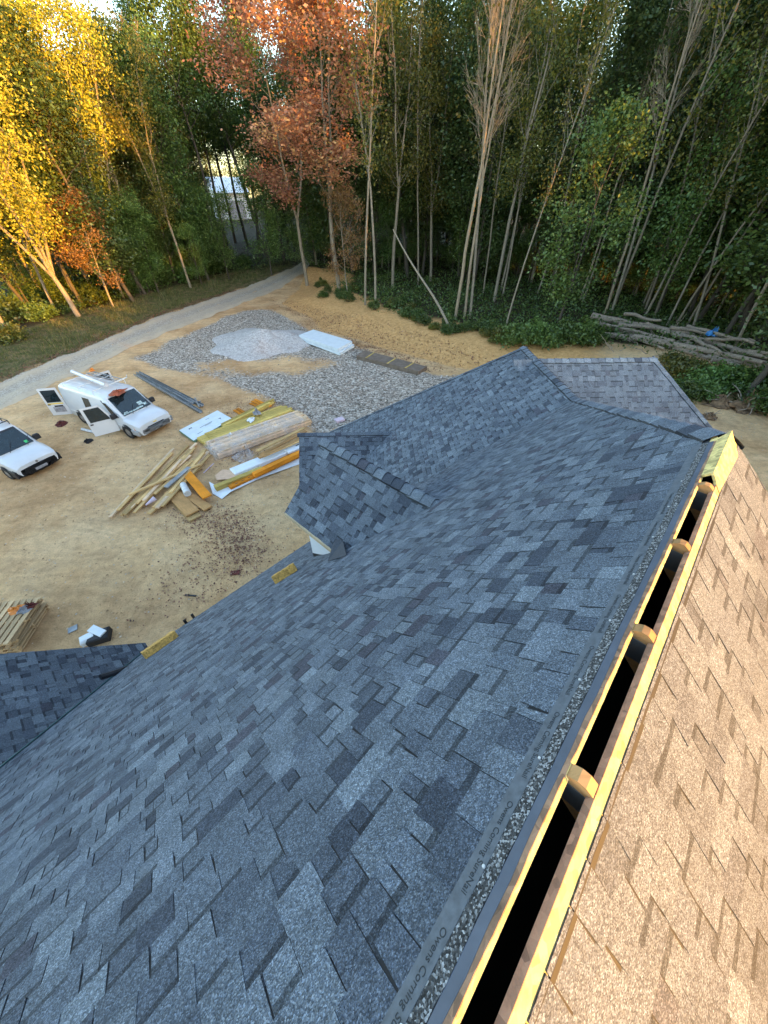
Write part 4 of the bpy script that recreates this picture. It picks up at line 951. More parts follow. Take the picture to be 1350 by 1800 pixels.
# messy heap of two by fours
heap = [((194, 909), (305, 789), 0), ((207, 897), (302, 796), .06), ((213, 906), (330, 783), .05), ((218, 904), (335, 790), .1), ((229, 893), (345, 779), .1), ((236, 901), (342, 787), .14), ((226, 870), (352, 816), .30),
        ((246, 890), (330, 812), .05), ((250, 876), (335, 800), .12), ((262, 903), (352, 822), .05), ((270, 892), (345, 815), .12), ((272, 868), (340, 808), .2), ((276, 893), (366, 794), .18), ((285, 890), (368, 800), .22), ((292, 877), (344, 822), .16),
        ((296, 872), (360, 790), .2), ((252, 880), (318, 808), .2), ((240, 885), (326, 800), .16), ((300, 866), (358, 796), .25)]
for k, (p, q, zz) in enumerate(heap):
    o = bar('lumber_board', gz(*p, zz+.05), gz(*q, zz+.05), .13 if k % 3 else .19, .06, M['pine'] if k % 4 else M['pine_pale'], -.03, tilt=random.uniform(-.3, .3)); tag(o, 'loose pale pine board in the jumbled heap on the dirt', 'board', 'boards in the jumbled heap')
tag(bar('lumber_board', gz(292, 857, .35), gz(333, 822, .35), .22, .07, M['alu'], -.02), 'weathered grey plank lying on top of the jumbled pine heap', 'board')
for k, (p, q, m_, lab) in enumerate((((302, 868), (342, 908), 'brownboard', 'wide brown plank by the jumbled pine heap'), ((322, 866), (368, 898), 'brownboard', 'narrower brown plank beside the wide brown plank'), ((332, 840), (368, 882), 'orange', 'bright orange plank leaning over the brown planks'), ((340, 886), (362, 893), 'pallet', 'short pale block under the orange plank'), ((312, 880), (345, 914), 'pine', 'pale plank lying under the wide brown plank'))):
    tag(bar('plank', gt(*p), gt(*q), (.55, .38, .40, .35, .5)[k], .06, M[m_], (.16, .10, .24, .04, .05)[k]), lab, 'plank')
tag(MB().tube(gz(322, 852, .3), gz(330, 868, .3), .14, .15, 14).build('paper_roll', M['dirtywhite'], None, smooth=True), 'short rolled paper tube lying on the brown planks', 'roll')
tag(MB().tube(gz(256, 888, .2), gz(272, 876, .25), .03, .11, 10).build('paper_cone', M['pinkfoam'], None, smooth=True), 'pale pink rolled paper stuck among the pine boards', 'roll')
tag(bar('stick', gt(358, 832), gt(376, 815), .04, .03, M['pinkfoam'], .01), 'thin pinkish stick lying alone on the dirt', 'stick')
# foam sheets and grey banded bundle on the gravel
q = [gt(*p) for p in ((527, 600), (598, 626), (623, 612), (552, 590))]; fo = thing('foam_sheet_stack', 'pair of pale foam sheets stacked beside the gravel pile', 'foam', tuple(q[0])); fm = Matrix.Translation(-Vector(fo.location))
for k, zz in enumerate((.28, .52)):
    jj = (.25, 0)[1-k]; dv = unit(q[1]-q[0]); pp = [a-dv*(0 if i in (0, 3) else jj) for i, a in enumerate(q)]
    o = MB().slab([np.array([a[0], a[1], a[2]+zz+random.uniform(-.03, .03)]) for a in pp], -ZA*.22).build('foam_sheet', M['foam'], None); o.parent = fo; o.matrix_parent_inverse = fm
q = [gt(*p) for p in ((627, 632), (735, 660), (750, 651), (642, 622))]; go = thing('banded_bundle', 'flat grey bundle tied with tan straps on the gravel', 'bundle', tuple(q[0])); gm_ = Matrix.Translation(-Vector(go.location))
for k in range(3):
    o = MB().slab([a+ZA*(.1+.1*k) for a in q], -ZA*.09).build('panel', M['slab'], None); o.parent = go; o.matrix_parent_inverse = gm_
for f_ in (.16, .52, .80):
    a, b_ = q[0]*(1-f_)+q[1]*f_, q[3]*(1-f_)+q[2]*f_; dv = unit(q[1]-q[0])*.05; o = MB().slab([a-dv+ZA*.318, a+dv+ZA*.318, b_+dv+ZA*.318, b_-dv+ZA*.318], -ZA*.02).build('strap', M['treated'], None); o.parent = go; o.matrix_parent_inverse = gm_
tag(bar('board_scrap', gt(590, 742), gt(604, 738), .4, .12, M['pinkfoam'], .02), 'small pale pink block on the gravel behind the roof', 'block')
# pallets
def pallet(label, loc, rz):
    t = thing('pallet', label, 'pallet', loc, rz, 'pallets stacked on the dirt')
    for k in range(8): link('slat', boxmesh(1.55, .125, .022, M['pallet'], .003), t, (0, -.62+.177*k, .13))
    for x in (-.7, 0, .7): link('bearer', boxmesh(.05, 1.36, .095, M['pallet'], .003), t, (x, 0, .035))
    for k in range(4): link('slat', boxmesh(1.55, .12, .02, M['pallet'], .003), t, (0, -.6+.4*k, .012))
    return t
pc = gt(25, 1110); prz = math.atan2(*(gt(62, 1070)-gt(20, 1130))[1::-1])
for k, lab in enumerate(('bottom pallet of the stack on the dirt', 'second pallet in the stack on the dirt', 'third pallet in the stack, slightly twisted', 'top pallet of the stack with rags lying on it')):
    pallet(lab, (pc[0]+random.uniform(-.06, .06), pc[1]+random.uniform(-.06, .06), pc[2]+.155*k), prz+random.uniform(-.07, .07))
crumple('rag', gz(28, 1072, .65)+ZA*.0, .22, .08, M['amber'], 'orange cloth on the top pallet', 'cloth', seed=21)
crumple('rag', gz(44, 1072, .65), .20, .10, M['greycloth'], 'grey cloth bundle on the top pallet', 'cloth', seed=22)
crumple('rag', gz(54, 1066, .65), .17, .12, M['rag'], 'dark red cloth on the edge of the top pallet', 'cloth', seed=23)
# bits along the eaves and on the roof
bl = PW.px(170, 1138); tq = gt(165, 1133)
tb_ = MB().cbox(-.28, .28, -.20, .20, 0, .24, .04); tag(tb_.build('tool_case', M['black'], None, gt(178, 1122), .4), 'black case lying on the dirt beyond the lower roof edge', 'case')
tag(bar('foam_plank', gt(168, 1112)+ZA*.25, gt(190, 1122)+ZA*.25, .22, .05, M['wrap'], 0), 'white foam plank lying on the black case', 'plank')
tag(MB().cbox(-.2, .2, -.15, .15, 0, .2, .05).build('white_bucket', M['wrap'], None, gt(160, 1126)+ZA*.05, .7), 'small white box beside the black case', 'box')
tag(bar('tar_scrap', gt(120, 1110), gt(137, 1102), .22, .02, M['alu'], .01), 'small dark grey shingle scrap on the dirt', 'scrap')
tag(bar('shingle_scrap', gt(405, 1008), gt(422, 1006), .2, .02, M['rag'], .01), 'dark purple shingle scrap on the leaf strewn dirt', 'scrap')
tag(bar('strap_scrap', gt(325, 1046), gt(345, 1048), .06, .02, M['black'], .01), 'thin black strap end on the dirt by the eave', 'strap')
def roofblock(name, p0, p1, wd, hgt, m, label, cat):
    A, B = PLm.px(*p0), PLm.px(*p1); L = np.linalg.norm(B-A); t_ = (A+B)/2
    b = MB(); n = 10; V = []
    for i in range(n+1):
        x = -L/2+L*i/n; j = lambda: random.uniform(-.006, .006); V += [(x, -wd/2+j(), 0), (x, wd/2+j(), 0), (x, wd/2+j(), hgt+j()), (x, -wd/2+j(), hgt+j())]
    F = [(4*i+k, 4*i+(k+1) % 4, 4*i+4+(k+1) % 4, 4*i+4+k) for i in range(n) for k in range(4)]+[(0, 1, 2, 3), (4*n+3, 4*n+2, 4*n+1, 4*n)]
    b.add(V, [f[::-1] for f in F]); o = b.build(name, m, None); X = unit(B-A); Zv = PLm.n; Y = np.cross(Zv, X)
    Mx = Matrix(((X[0], Y[0], Zv[0], t_[0]), (X[1], Y[1], Zv[1], t_[1]), (X[2], Y[2], Zv[2], t_[2]+.01), (0, 0, 0, 1))); o.matrix_world = Mx; return tag(o, label, cat)
M['cleat'] = make_osb('ochre_foam_block', (.62, .35, .08))
roofblock('toe_board', (485, 1026), (523, 1002), .15, .15, M['cleat'], 'ochre block fixed to the shingles below the dormer', 'block')
roofblock('toe_board', (256, 1158), (312, 1119), .34, .14, M['cleat'], 'ragged ochre board at the eave above the lower roof', 'board')
# curled black strip on the lower roof
fs = [PW.px(x, y)+PW.n*.03 for x, y in ((175, 1193), (195, 1187), (215, 1180), (248, 1166))]; b = MB()
for i in range(3): b.tube(fs[i], fs[i+1], .055, .055, 8)
tag(b.build('membrane_strip', M['black'], None, smooth=True), 'curled black membrane strip lying in the valley of the lower roof', 'strip')
for k, (x, y) in enumerate(((328, 1096), (341, 1086))):
    p_ = PLm.px(x, y); b = MB(); b.box(-.03, .03, -.012, .012, 0, .16); tag(b.build('clip', M['black'], None, p_, PSI), 'small black bracket standing at the eave edge', 'bracket', 'eave brackets')

# ================================================================== TREES
def branch_path(p, dirv, L, n, rs, wob=.12, up=.06):
    pts = [p]; dv = unit(dirv)
    for i in range(n):
        dv = unit(dv+rs.normal(0, wob, 3)+np.array([0, 0, up])); pts.append(pts[-1]+dv*L/n)
    return pts
def tubes(segs):   # (points, r0, r1, sides)
    V, F = [], []
    for pts, r0, r1, n in segs:
        base = len(V); m = len(pts); pts = np.asarray(pts)
        for i in range(m):
            t = unit(pts[min(i+1, m-1)]-pts[max(i-1, 0)]); b = unit(np.cross(t, (1, 0, 0) if abs(t[0]) < .8 else (0, 1, 0))); c = np.cross(t, b); r = r0+(r1-r0)*i/(m-1)
            for k in range(n): a = 2*math.pi*k/n; V.append(pts[i]+r*(math.cos(a)*b+math.sin(a)*c))
        for i in range(m-1):
            for k in range(n): F.append((base+i*n+k, base+i*n+(k+1) % n, base+(i+1)*n+(k+1) % n, base+(i+1)*n+k))
    return np.array(V), np.array(F) if len({len(f) for f in F}) == 1 else F
def leaves(centres, sig, n_each, size, rs, droop=.3):
    C = np.repeat(np.asarray(centres), n_each, axis=0); N_ = len(C)
    P_ = C+rs.normal(0, 1, (N_, 3))*np.array(sig)
    # clump tone + leaf tone
    ct = np.repeat(rs.random(len(centres)), n_each); rn = np.clip(.55*ct+.45*rs.random(N_)+rs.normal(0, .08, N_), 0, 1)
    nrm = rs.normal(0, 1, (N_, 3)); nrm[:, 2] = np.abs(nrm[:, 2])+.35; nrm /= np.linalg.norm(nrm, axis=1)[:, None]
    u = np.cross(nrm, rs.normal(0, 1, (N_, 3))); u /= np.linalg.norm(u, axis=1)[:, None]; v = np.cross(nrm, u)
    s_ = size*rs.uniform(.55, 1.25, N_)[:, None]
    V = np.stack([P_-u*s_*.5, P_+v*s_*.32, P_+u*s_*.5, P_-v*s_*.32], 1).reshape(-1, 3)
    F = np.arange(4*N_).reshape(-1, 4); return V, F, rn
KINDS = dict(
    gold=dict(H=17, r=.22, stems=5, fork=.16, spread=.36, cb=.24, nb=18, bl=3.4, ang=.75, sub=4, leaf='leaf_gold', n=64, sig=(.62, .62, .5), size=.20, bark='bark_pale'),
    fan=dict(H=22, r=.14, stems=2, fork=.40, spread=.15, cb=.42, nb=30, bl=4.0, ang=.62, sub=6, leaf='leaf_olive', n=2, sig=(.4, .4, .4), size=.20, bark='bark_tan', twig=True),
    tall=dict(H=24, r=.24, stems=1, fork=.9, spread=.1, cb=.22, nb=34, bl=3.6, ang=1.0, sub=4, leaf='leaf_green', n=42, sig=(.7, .7, .55), size=.27, bark='bark_dark'),
    olive=dict(H=24, r=.2, stems=2, fork=.35, spread=.12, cb=.25, nb=24, bl=3.2, ang=.8, sub=4, leaf='leaf_olive', n=34, sig=(.65, .65, .6), size=.25, bark='bark_pale'),
    high=dict(H=24, r=.24, stems=1, fork=.9, spread=.1, cb=.50, nb=30, bl=3.8, ang=1.0, sub=4, leaf='leaf_green', n=42, sig=(.7, .7, .55), size=.27, bark='bark_dark'),
    slender=dict(H=25, r=.13, stems=1, fork=.9, spread=.1, cb=.38, nb=20, bl=2.2, ang=.65, sub=3, leaf='leaf_olive', n=10, sig=(.5, .5, .6), size=.26, bark='bark_pale'),
    maple=dict(H=21, r=.17, stems=2, fork=.30, spread=.16, cb=.34, nb=20, bl=4.4, ang=.95, sub=4, leaf='leaf_maple', n=72, sig=(.55, .55, .36), size=.24, bark='bark_pale'),
    russet=dict(H=9, r=.11, stems=1, fork=.9, spread=.1, cb=.22, nb=18, bl=3.4, ang=1.2, sub=4, leaf='leaf_brown', n=44, sig=(.5, .5, .2), size=.2, bark='bark_pale'),
    fresh=dict(H=12, r=.11, stems=2, fork=.2, spread=.12, cb=.08, nb=22, bl=2.7, ang=1.1, sub=4, leaf='leaf_fresh', n=44, sig=(.5, .5, .38), size=.21, bark='bark_dark'),
    dusk=dict(H=25, r=.24, stems=1, fork=.9, spread=.1, cb=.10, nb=36, bl=4.6, ang=1.05, sub=4, leaf='leaf_dark', n=34, sig=(.85, .85, .6), size=.34, bark='bark_dark'))
def make_tree_meshes(kind, seed):
    k = KINDS[kind]; rs = np.random.default_rng(seed); H = k['H']; segs = []; tips = []
    fz = H*k['fork']; base = branch_path(np.zeros(3), (rs.normal(0, .05), rs.normal(0, .05), 1), fz if k['stems'] > 1 else H*.97, 8, rs, .035, .03)
    stems = []
    if k['stems'] > 1:
        segs.append((base, k['r'], k['r']*.75, 7))
        a0 = rs.uniform(0, 6.28)
        for s_ in range(k['stems']):
            a = a0+s_*2*math.pi/k['stems']+rs.normal(0, .3); sp = k['spread']*rs.uniform(.6, 1.3)
            st = branch_path(base[-1], (math.sin(sp)*math.cos(a), math.sin(sp)*math.sin(a), math.cos(sp)), (H-fz)*rs.uniform(.82, 1.03), 9, rs, .05, .05); stems.append((st, k['r']*.62)); segs.append((st, k['r']*.62, .018, 6))
    else:
        stems.append((base, k['r'])); segs.append((base, k['r'], .025, 7))
    for st, r in stems:
        st = np.array(st); zz = st[:, 2]; nb = max(5, k['nb']//(1 if len(stems) == 1 else 2))
        for b in range(nb):
            rel = ((b+rs.random())/nb); z = H*(k['cb']+(1-k['cb'])*.97*rel); z = min(max(z, zz[0]+.05), zz[-1]-.05)
            p = np.array([np.interp(z, zz, st[:, i]) for i in range(3)]); a = rs.uniform(0, 6.28); ang = k['ang']*rs.uniform(.7, 1.2)*(1-.35*rel)
            shape = (.55+.9*math.sin(math.pi*min(1, rel*.95+.1))) if not k.get('twig') else 1.1-.5*rel
            L = k['bl']*shape*rs.uniform(.65, 1.15)*.8
            bp = branch_path(p, (math.sin(ang)*math.cos(a), math.sin(ang)*math.sin(a), math.cos(ang)), L, 4, rs, .13 if not k.get('twig') else .2, .10); segs.append((bp, max(.018, r*(.28 if not k.get('twig') else .2)*(1-rel*.5)), .008, 4)); tips += [bp[-1], bp[-2]*.5+bp[-1]*.5]
            for s_ in range(k['sub']):
                q = bp[1+int(rs.integers(0, 3))]; dv = unit(np.array(bp[-1])-np.array(bp[0]))+rs.normal(0, .55 if not k.get('twig') else .3, 3)
                sp_ = branch_path(q, dv, L*rs.uniform(.3, .55), 3, rs, .15, .08); segs.append((sp_, .014, .006, 3)); tips += [sp_[-1]] if k.get('twig') else [sp_[-1], sp_[-2]]
                if k.get('twig'):
                    for _ in range(3): segs.append((branch_path(sp_[1+int(rs.integers(0, 2))], dv+rs.normal(0, .35, 3), L*rs.uniform(.15, .4), 2, rs, .1, .1), .011, .005, 3))
    V = []; 
    Vb, Fb = tubes(segs); tm = mesh_from('trunk', Vb, [tuple(f) for f in Fb], M[k['bark']], smooth=True)
    keep = [t for t in tips if t[2] > H*k['cb']*.8]; keep = [keep[i] for i in range(len(keep)) if rs.random() > .12]
    Vl, Fl, rn = leaves(keep, k['sig'], k['n'], k['size'], rs); lm = mesh_from('crown', Vl, Fl, M[k['leaf']], rnd=rn)
    return tm, lm
TM = {(k, s_): make_tree_meshes(k, 100+7*s_+i*31) for i, k in enumerate(KINDS) for s_ in (0, 1)}
def tree(name, label, kind, var, loc, height, rot, cat='tree', group=None, lean=(0, 0), wide=1.):
    t = thing(name, label, cat, loc, rot, group); s_ = height/KINDS[kind]['H']; t.scale = (s_*wide, s_*wide, s_); t.rotation_euler = (lean[0], lean[1], rot)
    tm, lm = TM[(kind, var)]; link('trunk', tm, t); link('crown', lm, t); return t
front = [
 # left of the drive
 ('gold_tree', 'tall golden tree with forked pale trunk by the drive verge', 'gold', 0, (138, 556), 23, 1.0, (0, -.05), .95),
 ('gold_tree', 'golden tree behind the forked golden tree, leaning over the verge', 'gold', 1, (40, 520), 24, 2.2, (0, -.05), 1.05),
 ('gold_tree', 'yellow green tree standing behind the small russet tree', 'gold', 1, (95, 500), 23, 4.0, (0, 0), .95),
 ('gold_tree', 'thick trunked yellow tree at the bushy end of the verge', 'gold', 0, (8, 575), 14, 5.1, (0, -.04), 1.1),
 ('gold_tree', 'broad golden tree crowning above the russet tree', 'gold', 0, (165, 512), 25, 2.9, (0, -.03), 1.0),
 ('gold_tree', 'high yellow crown behind the leaning golden tree', 'gold', 0, (25, 490), 27, 4.6, (0, -.02), 1.1),
 ('gold_tree', 'yellow tree between the bare tree and the russet tree', 'gold', 1, (225, 512), 23, .2, (0, -.03), .9),
 ('russet_tree', 'small russet tree with layered brown leaves at the verge edge', 'russet', 0, (200, 540), 9.5, .4, (0, 0), 1.0),
 ('bare_tree', 'nearly bare pale tree with a fan of twigs behind the russet tree', 'fan', 0, (322, 480), 25, .8, (0, -.06), 1.3),
 ('bare_tree', 'second nearly bare tree leaning out beside the green column tree', 'fan', 1, (335, 470), 24, 2.4, (0, -.05), 1.2),
 ('olive_tree', 'yellowing tree beside the green column tree over the drive', 'olive', 0, (300, 480), 25, 3.0, (0, -.03), 1.1),
 ('green_tree', 'tall green tree draped to the ground beside the drive', 'fresh', 1, (345, 490), 22, 1.7, (0, -.02), .8),
 ('green_tree', 'dark trunked tall green tree in front of the metal barn', 'high', 0, (405, 470), 28, .3, (0, -.04), 1.0),
 ('green_tree', 'high dark green crown rising behind the barn side of the drive', 'tall', 1, (350, 462), 27, 2.0, (0, -.02), .95),
 ('green_tree', 'tall green tree between the barn and the orange maple', 'high', 1, (470, 458), 28, 1.1, (0, -.02), 1.0),
 ('green_tree', 'tall slim green tree close to the left of the orange maple', 'tall', 0, (500, 460), 29, 3.1, (0, 0), .9),
 ('green_tree', 'broad dark green bush like tree overhanging the drive end', 'fresh', 0, (478, 484), 13, 2.9, (0, 0), 1.15),
 # centre
 ('maple_tree', 'orange red maple with slanting pale limbs beside the drive end', 'maple', 0, (596, 512), 24, 4.2, (0, -.06), 1.4),
 ('maple_tree', 'second orange tinted maple close behind the slanting maple', 'maple', 1, (540, 502), 25, 1.2, (0, -.02), 1.3),
 ('maple_sapling', 'low orange leaved sapling at the foot of the slender trunks', 'russet', 1, (612, 522), 9, 1.2, (0, 0), .7),
 ('slender_tree', 'slender pale trunk rising straight at the corner of the bank', 'slender', 0, (642, 536), 25, .0, (0, 0), 1.0),
 ('slender_tree', 'slender curved trunk paired with the straight one at the bank', 'slender', 1, (660, 536), 26, 1.4, (0, .03), 1.0),
 ('olive_tree', 'olive yellow tree rising behind the paired slender trunks', 'olive', 1, (690, 505), 27, 2.0, (0, 0), .9),
 ('slender_tree', 'thin trunk behind the leaning dead pole', 'slender', 1, (735, 500), 26, 3.3, (0, .02), 1.0),
 ('slender_tree', 'slender trunk with sparse leaves beside the bare fan tree', 'slender', 0, (826, 560), 26, 2.6, (0, .05), 1.0),
 ('bare_tree', 'bare tree with dense upright fan of pale twigs above the bank', 'fan', 0, (800, 562), 26, 5.0, (0, .03), .9),
 ('bare_tree', 'bare fan tree with two thin stems close to its neighbour', 'fan', 1, (816, 560), 25, 4.0, (0, .04), .8),
 ('olive_tree', 'yellow green tree with climbing leaves behind the bare fan tree', 'olive', 0, (868, 530), 26, .9, (0, .05), .85),
 ('slender_tree', 'pale bare lower trunk standing by the green leafy tree', 'slender', 1, (888, 577), 20, 5.5, (0, .04), .8),
 ('green_tree', 'bright green leafy tree clothed to the ground behind the roof', 'fresh', 0, (975, 588), 13.5, .6, (0, .02), 1.0),
 ('slender_tree', 'tall thin trunk leaning beside the bright green leafy tree', 'fan', 1, (1020, 528), 25, .2, (0, .05), .7),
 ('pale_tree', 'pale double trunk soaring above the dead log pile', 'fan', 0, (1062, 556), 27, 1.9, (0, .07), .7),
 ('pale_tree', 'twin of the soaring double trunk, standing close beside it', 'slender', 0, (1074, 553), 27, 2.2, (0, .08), 1.0),
 ('green_tree', 'green leaning tree behind the middle of the log pile', 'fresh', 1, (1150, 560), 15, 3.6, (0, .05), 1.0),
 ('slender_tree', 'thin grey trunk leaning behind the log pile', 'slender', 1, (1130, 563), 22, .4, (0, .09), 1.0),
 ('slender_tree', 'leaning grey trunk in the clump behind the log pile', 'slender', 0, (1172, 572), 20, 1.4, (0, .13), 1.0),
 ('slender_tree', 'second leaning trunk of the clump behind the log pile', 'slender', 1, (1186, 575), 20, 4.4, (0, .16), 1.0),
 ('slender_tree', 'smooth pale trunk leaning out above the blue plastic', 'slender', 0, (1216, 582), 21, 2.9, (0, .12), 1.1),
 ('green_tree', 'bright green tree spreading its leaves beyond the log pile end', 'fresh', 1, (1270, 596), 17, 5.6, (0, .03), 1.3),
 ('slender_tree', 'crooked pale trunk rising behind the end of the logs', 'slender', 1, (1288, 616), 20, 3.1, (0, .10), 1.1),
 ('green_tree', 'green tree crowding the right end of the log pile', 'fresh', 0, (1370, 600), 18, 2.3, (0, .05), 1.2)]
for nm, lab, kd, vr, pxy, hgt, rot, lean, wd in front: tree(nm, lab, kd, vr, gt(*pxy), hgt, rot, lean=lean, wide=wd)
# leaning dead pole and stump
a, b_ = gt(795, 588), None; b_ = a+np.array([-5.2, 5.5, 7.0]); pts = [a+(b_-a)*t+np.array([.15*math.sin(5*t), 0, .1*math.sin(7*t)]) for t in np.linspace(0, 1, 9)]
Vb, Fb = tubes([(pts, .13, .05, 7)]); tag(link('dead_pole', mesh_from('dead_pole', Vb, [tuple(f) for f in Fb], M['bark_pale'], smooth=True)), 'bare dead trunk leaning steeply out of the wood above the bank', 'dead trunk')
# trees deeper in the wood
rs = np.random.default_rng(5); placed = []
LABS = {'dusk': ('dark_tree', 'dark green tree standing deep in the shaded wood', 'dark trees in the wood'), 'olive': ('yellowing_tree', 'yellowing tree standing deep in the wood', 'yellowing trees in the wood'), 'tall': ('wood_tree', 'mid green tall tree standing deep in the wood', 'green trees in the wood'), 'slender': ('thin_tree', 'thin sparse leaved tree standing deep in the wood', 'thin trees in the wood')}
def far_ok(x, y):
    if any((x-a)**2+(y-b)**2 < 6.5 for a, b in placed): return False
    return True
tries = 0; cnt = 0
while cnt < 235 and tries < 12000:
    tries += 1; px_ = rs.uniform(-140, 1560); dist = rs.uniform(0, 1)**1.4
    yaw = math.atan2((px_-675)/FPX, math.cos(PITCH)+.9*math.sin(PITCH))
    if px_ < 560: rmin, rmax = 60+max(0, (px_-330))*.05, 112
    else: rmin, rmax = np.interp(px_, [560, 800, 1050, 1350, 1560], [66, 56, 52, 46, 42]), np.interp(px_, [560, 1050, 1560], [118, 105, 92])
    r = rmin+(rmax-rmin)*dist; x, y = r*math.sin(yaw), r*math.cos(yaw)
    if px_ < 560 and dpoly(np.array([x]), np.array([y]), rl, False)[0] < 4: continue
    if 362 < px_ < 468 and r > 50: continue
    if not far_ok(x, y): continue
    kd = rs.choice(['dusk', 'olive', 'tall', 'slender'], p=[.42, .16, .22, .20] if px_ > 560 else ([.15, .5, .3, .05] if px_ < 330 else [.3, .25, .4, .05]))
    if px_ > 1000: kd = rs.choice(['dusk', 'tall', 'slender'], p=[.62, .2, .18])
    nm, lab, grp = LABS[kd]; placed.append((x, y)); cnt += 1
    tree(nm, lab, kd, int(rs.integers(0, 2)), (x, y, float(zt(x, y))-.1), rs.uniform(21, 27)*(1. if px_ > 560 else .95), rs.uniform(0, 6.28), group=grp, wide=rs.uniform(.85, 1.15), lean=(rs.normal(0, .03), rs.normal(0, .03)))
# high crowned trees between the drive and the barn
for k, (px_, r, hh_) in enumerate(((418, 96, 26), (446, 104, 27), (396, 100, 25), (436, 84, 25), (462, 92, 27), (380, 88, 25))):
    yaw = math.atan2((px_-675)/FPX, math.cos(PITCH)+.9*math.sin(PITCH)); x, y = r*math.sin(yaw), r*math.cos(yaw)
    tree('high_tree', 'high crowned green tree with bare trunk near the metal barn', 'high', k % 2, (x, y, float(zt(x, y))-.1), hh_, k*1.9, group='high crowned trees near the barn', wide=1.25)
for k, px_ in enumerate((352, 378, 402, 428, 452, 480, 505)):
    yaw = math.atan2((px_-675)/FPX, math.cos(PITCH)+.9*math.sin(PITCH)); r = 172+6*(k % 3); x, y = r*math.sin(yaw), r*math.cos(yaw)
    tree('far_tree', 'dark green tree standing behind the metal barn', 'dusk', k % 2, (x, y, float(zt(x, y))-.2), 22+k % 3, k*2.3, group='trees behind the barn', wide=1.4)
# thin trunks along the shaded edge
for k in range(10):
    px_ = 850+k*52+rs.uniform(-12, 12); yaw = math.atan2((px_-675)/FPX, math.cos(PITCH)+.75*math.sin(PITCH)); r = np.interp(px_, [800, 1050, 1350], [52, 47, 41])+rs.uniform(0, 7); x, y = r*math.sin(yaw), r*math.cos(yaw)
    tree('thin_tree', 'thin pale trunk along the shaded edge of the wood behind the roof', 'slender', k % 2, (x, y, float(zt(x, y))-.1), rs.uniform(20, 26), rs.uniform(0, 6.28), group='thin trunks along the wood edge', lean=(rs.normal(0, .05), rs.normal(.03, .06)))
# understorey in the wood
for k in range(78):
    px_ = (-60+k*37) if k < 15 else (560+(k-15)*31 if k < 46 else 180+(k-46)*12.5); yaw = math.atan2((px_-675)/FPX, math.cos(PITCH)+.9*math.sin(PITCH))
    if 368 < px_ < 462: continue
    r = (rs.uniform(62, 88) if px_ < 560 else np.interp(px_, [560, 800, 1050, 1350, 1560], [66, 58, 54, 48, 44])+rs.uniform(0, 14)); x, y = r*math.sin(yaw), r*math.cos(yaw)
    if dpoly(np.array([x]), np.array([y]), rl, False)[0] < 4: continue
    tree('understorey_tree', 'low leafy understorey tree in the shade of the wood', 'fresh', k % 2, (x, y, float(zt(x, y))-.1), rs.uniform(6, 11), k*1.1, group='understorey trees', wide=1.25)
# the wood goes on to the right of the view
for k in range(26):
    ang = R(rs.uniform(46, 74)); r = rs.uniform(30, 62); x, y = r*math.sin(ang), r*math.cos(ang)
    tree('dark_tree', LABS['dusk'][1], 'dusk', k % 2, (x, y, float(zt(x, y))), rs.uniform(20, 25), rs.uniform(0, 6), group=LABS['dusk'][2])
# unseen leaf belt, added to shade the yard and dipped to light the ridge
Cs = []
for k in range(1500):
    ang = R(rs.uniform(76, 200)); r = rs.uniform(68, 80); hh = 17.3+.6*math.sin(ang*9)+.5*math.sin(ang*23)-2.6*math.exp(-((ang-R(126))/R(9))**2)
    Cs.append((r*math.sin(ang), r*math.cos(ang), rs.uniform(.5, hh)))
Vl, Fl, rn = leaves(Cs, (1.2, 1.2, 1.), 42, 1.5, rs); tag(link('shade_belt', mesh_from('shade_belt', Vl, Fl, M['leaf_dark'], rnd=rn)), 'unseen belt of leaves added to shade the yard from the low sun', 'wood', kind='stuff')

# ------------------------------------------------------------------ shrubs, undergrowth, grass, litter
def shrub_mesh(seed, leaf, n=55, R_=1.1, H_=1.3, size=.20):
    rs_ = np.random.default_rng(seed); C = []; segs = []
    for i in range(n):
        a = rs_.uniform(0, 6.28); q = rs_.random()**.5; hh = H_*(1-.55*q)*rs_.uniform(.35, 1.1); p = np.array([R_*q*math.cos(a), R_*q*math.sin(a), hh]); C.append(p)
        if i % 3 == 0: segs.append((branch_path(np.array([p[0]*.2, p[1]*.2, 0]), p, np.linalg.norm(p), 3, rs_, .08, .0), .018, .006, 4))
    V, F, rn = leaves(C, (.2, .2, .16), 34, size, rs_); Vb, Fb = tubes(segs); return mesh_from('stem', Vb, [tuple(f) for f in Fb], M['bark_dark']), mesh_from('foliage', V, F, M[leaf], rnd=rn)
SH = [shrub_mesh(1, 'leaf_fresh'), shrub_mesh(2, 'leaf_green'), shrub_mesh(3, 'leaf_olive'), shrub_mesh(4, 'leaf_green', 40, .9, 1.8)]
def shrub(name, label, k, loc, s_, rot, group=None):
    t = thing(name, label, 'shrub', loc, rot, group); t.scale = (s_, s_, s_); link('stem', SH[k][0], t); link('foliage', SH[k][1], t); return t
for k, (x, y, s_, kd) in enumerate([(30, 565, 1.6, 1), (75, 560, 1.3, 0), (100, 535, 1.8, 1), (165, 535, 1.4, 1), (225, 515, 1.5, 1), (250, 508, 1.8, 0), (275, 500, 2.0, 1), (300, 495, 2.3, 0), (330, 488, 2.2, 0), (365, 480, 2.2, 1), (395, 470, 1.0, 1), (430, 466, 1.1, 1), (60, 530, 1.8, 0), (130, 520, 1.5, 1), (190, 510, 2.0, 1), (20, 600, 1.2, 2), (0, 560, 2., 0)]):
    shrub('verge_shrub', ['green leafy shrub growing along the far side of the drive', 'dark green shrub growing along the far side of the drive', 'yellowing shrub near the verge end'][kd], kd, gt(x, y), s_, k*1.7, ['green verge shrubs', 'dark verge shrubs', None][kd])
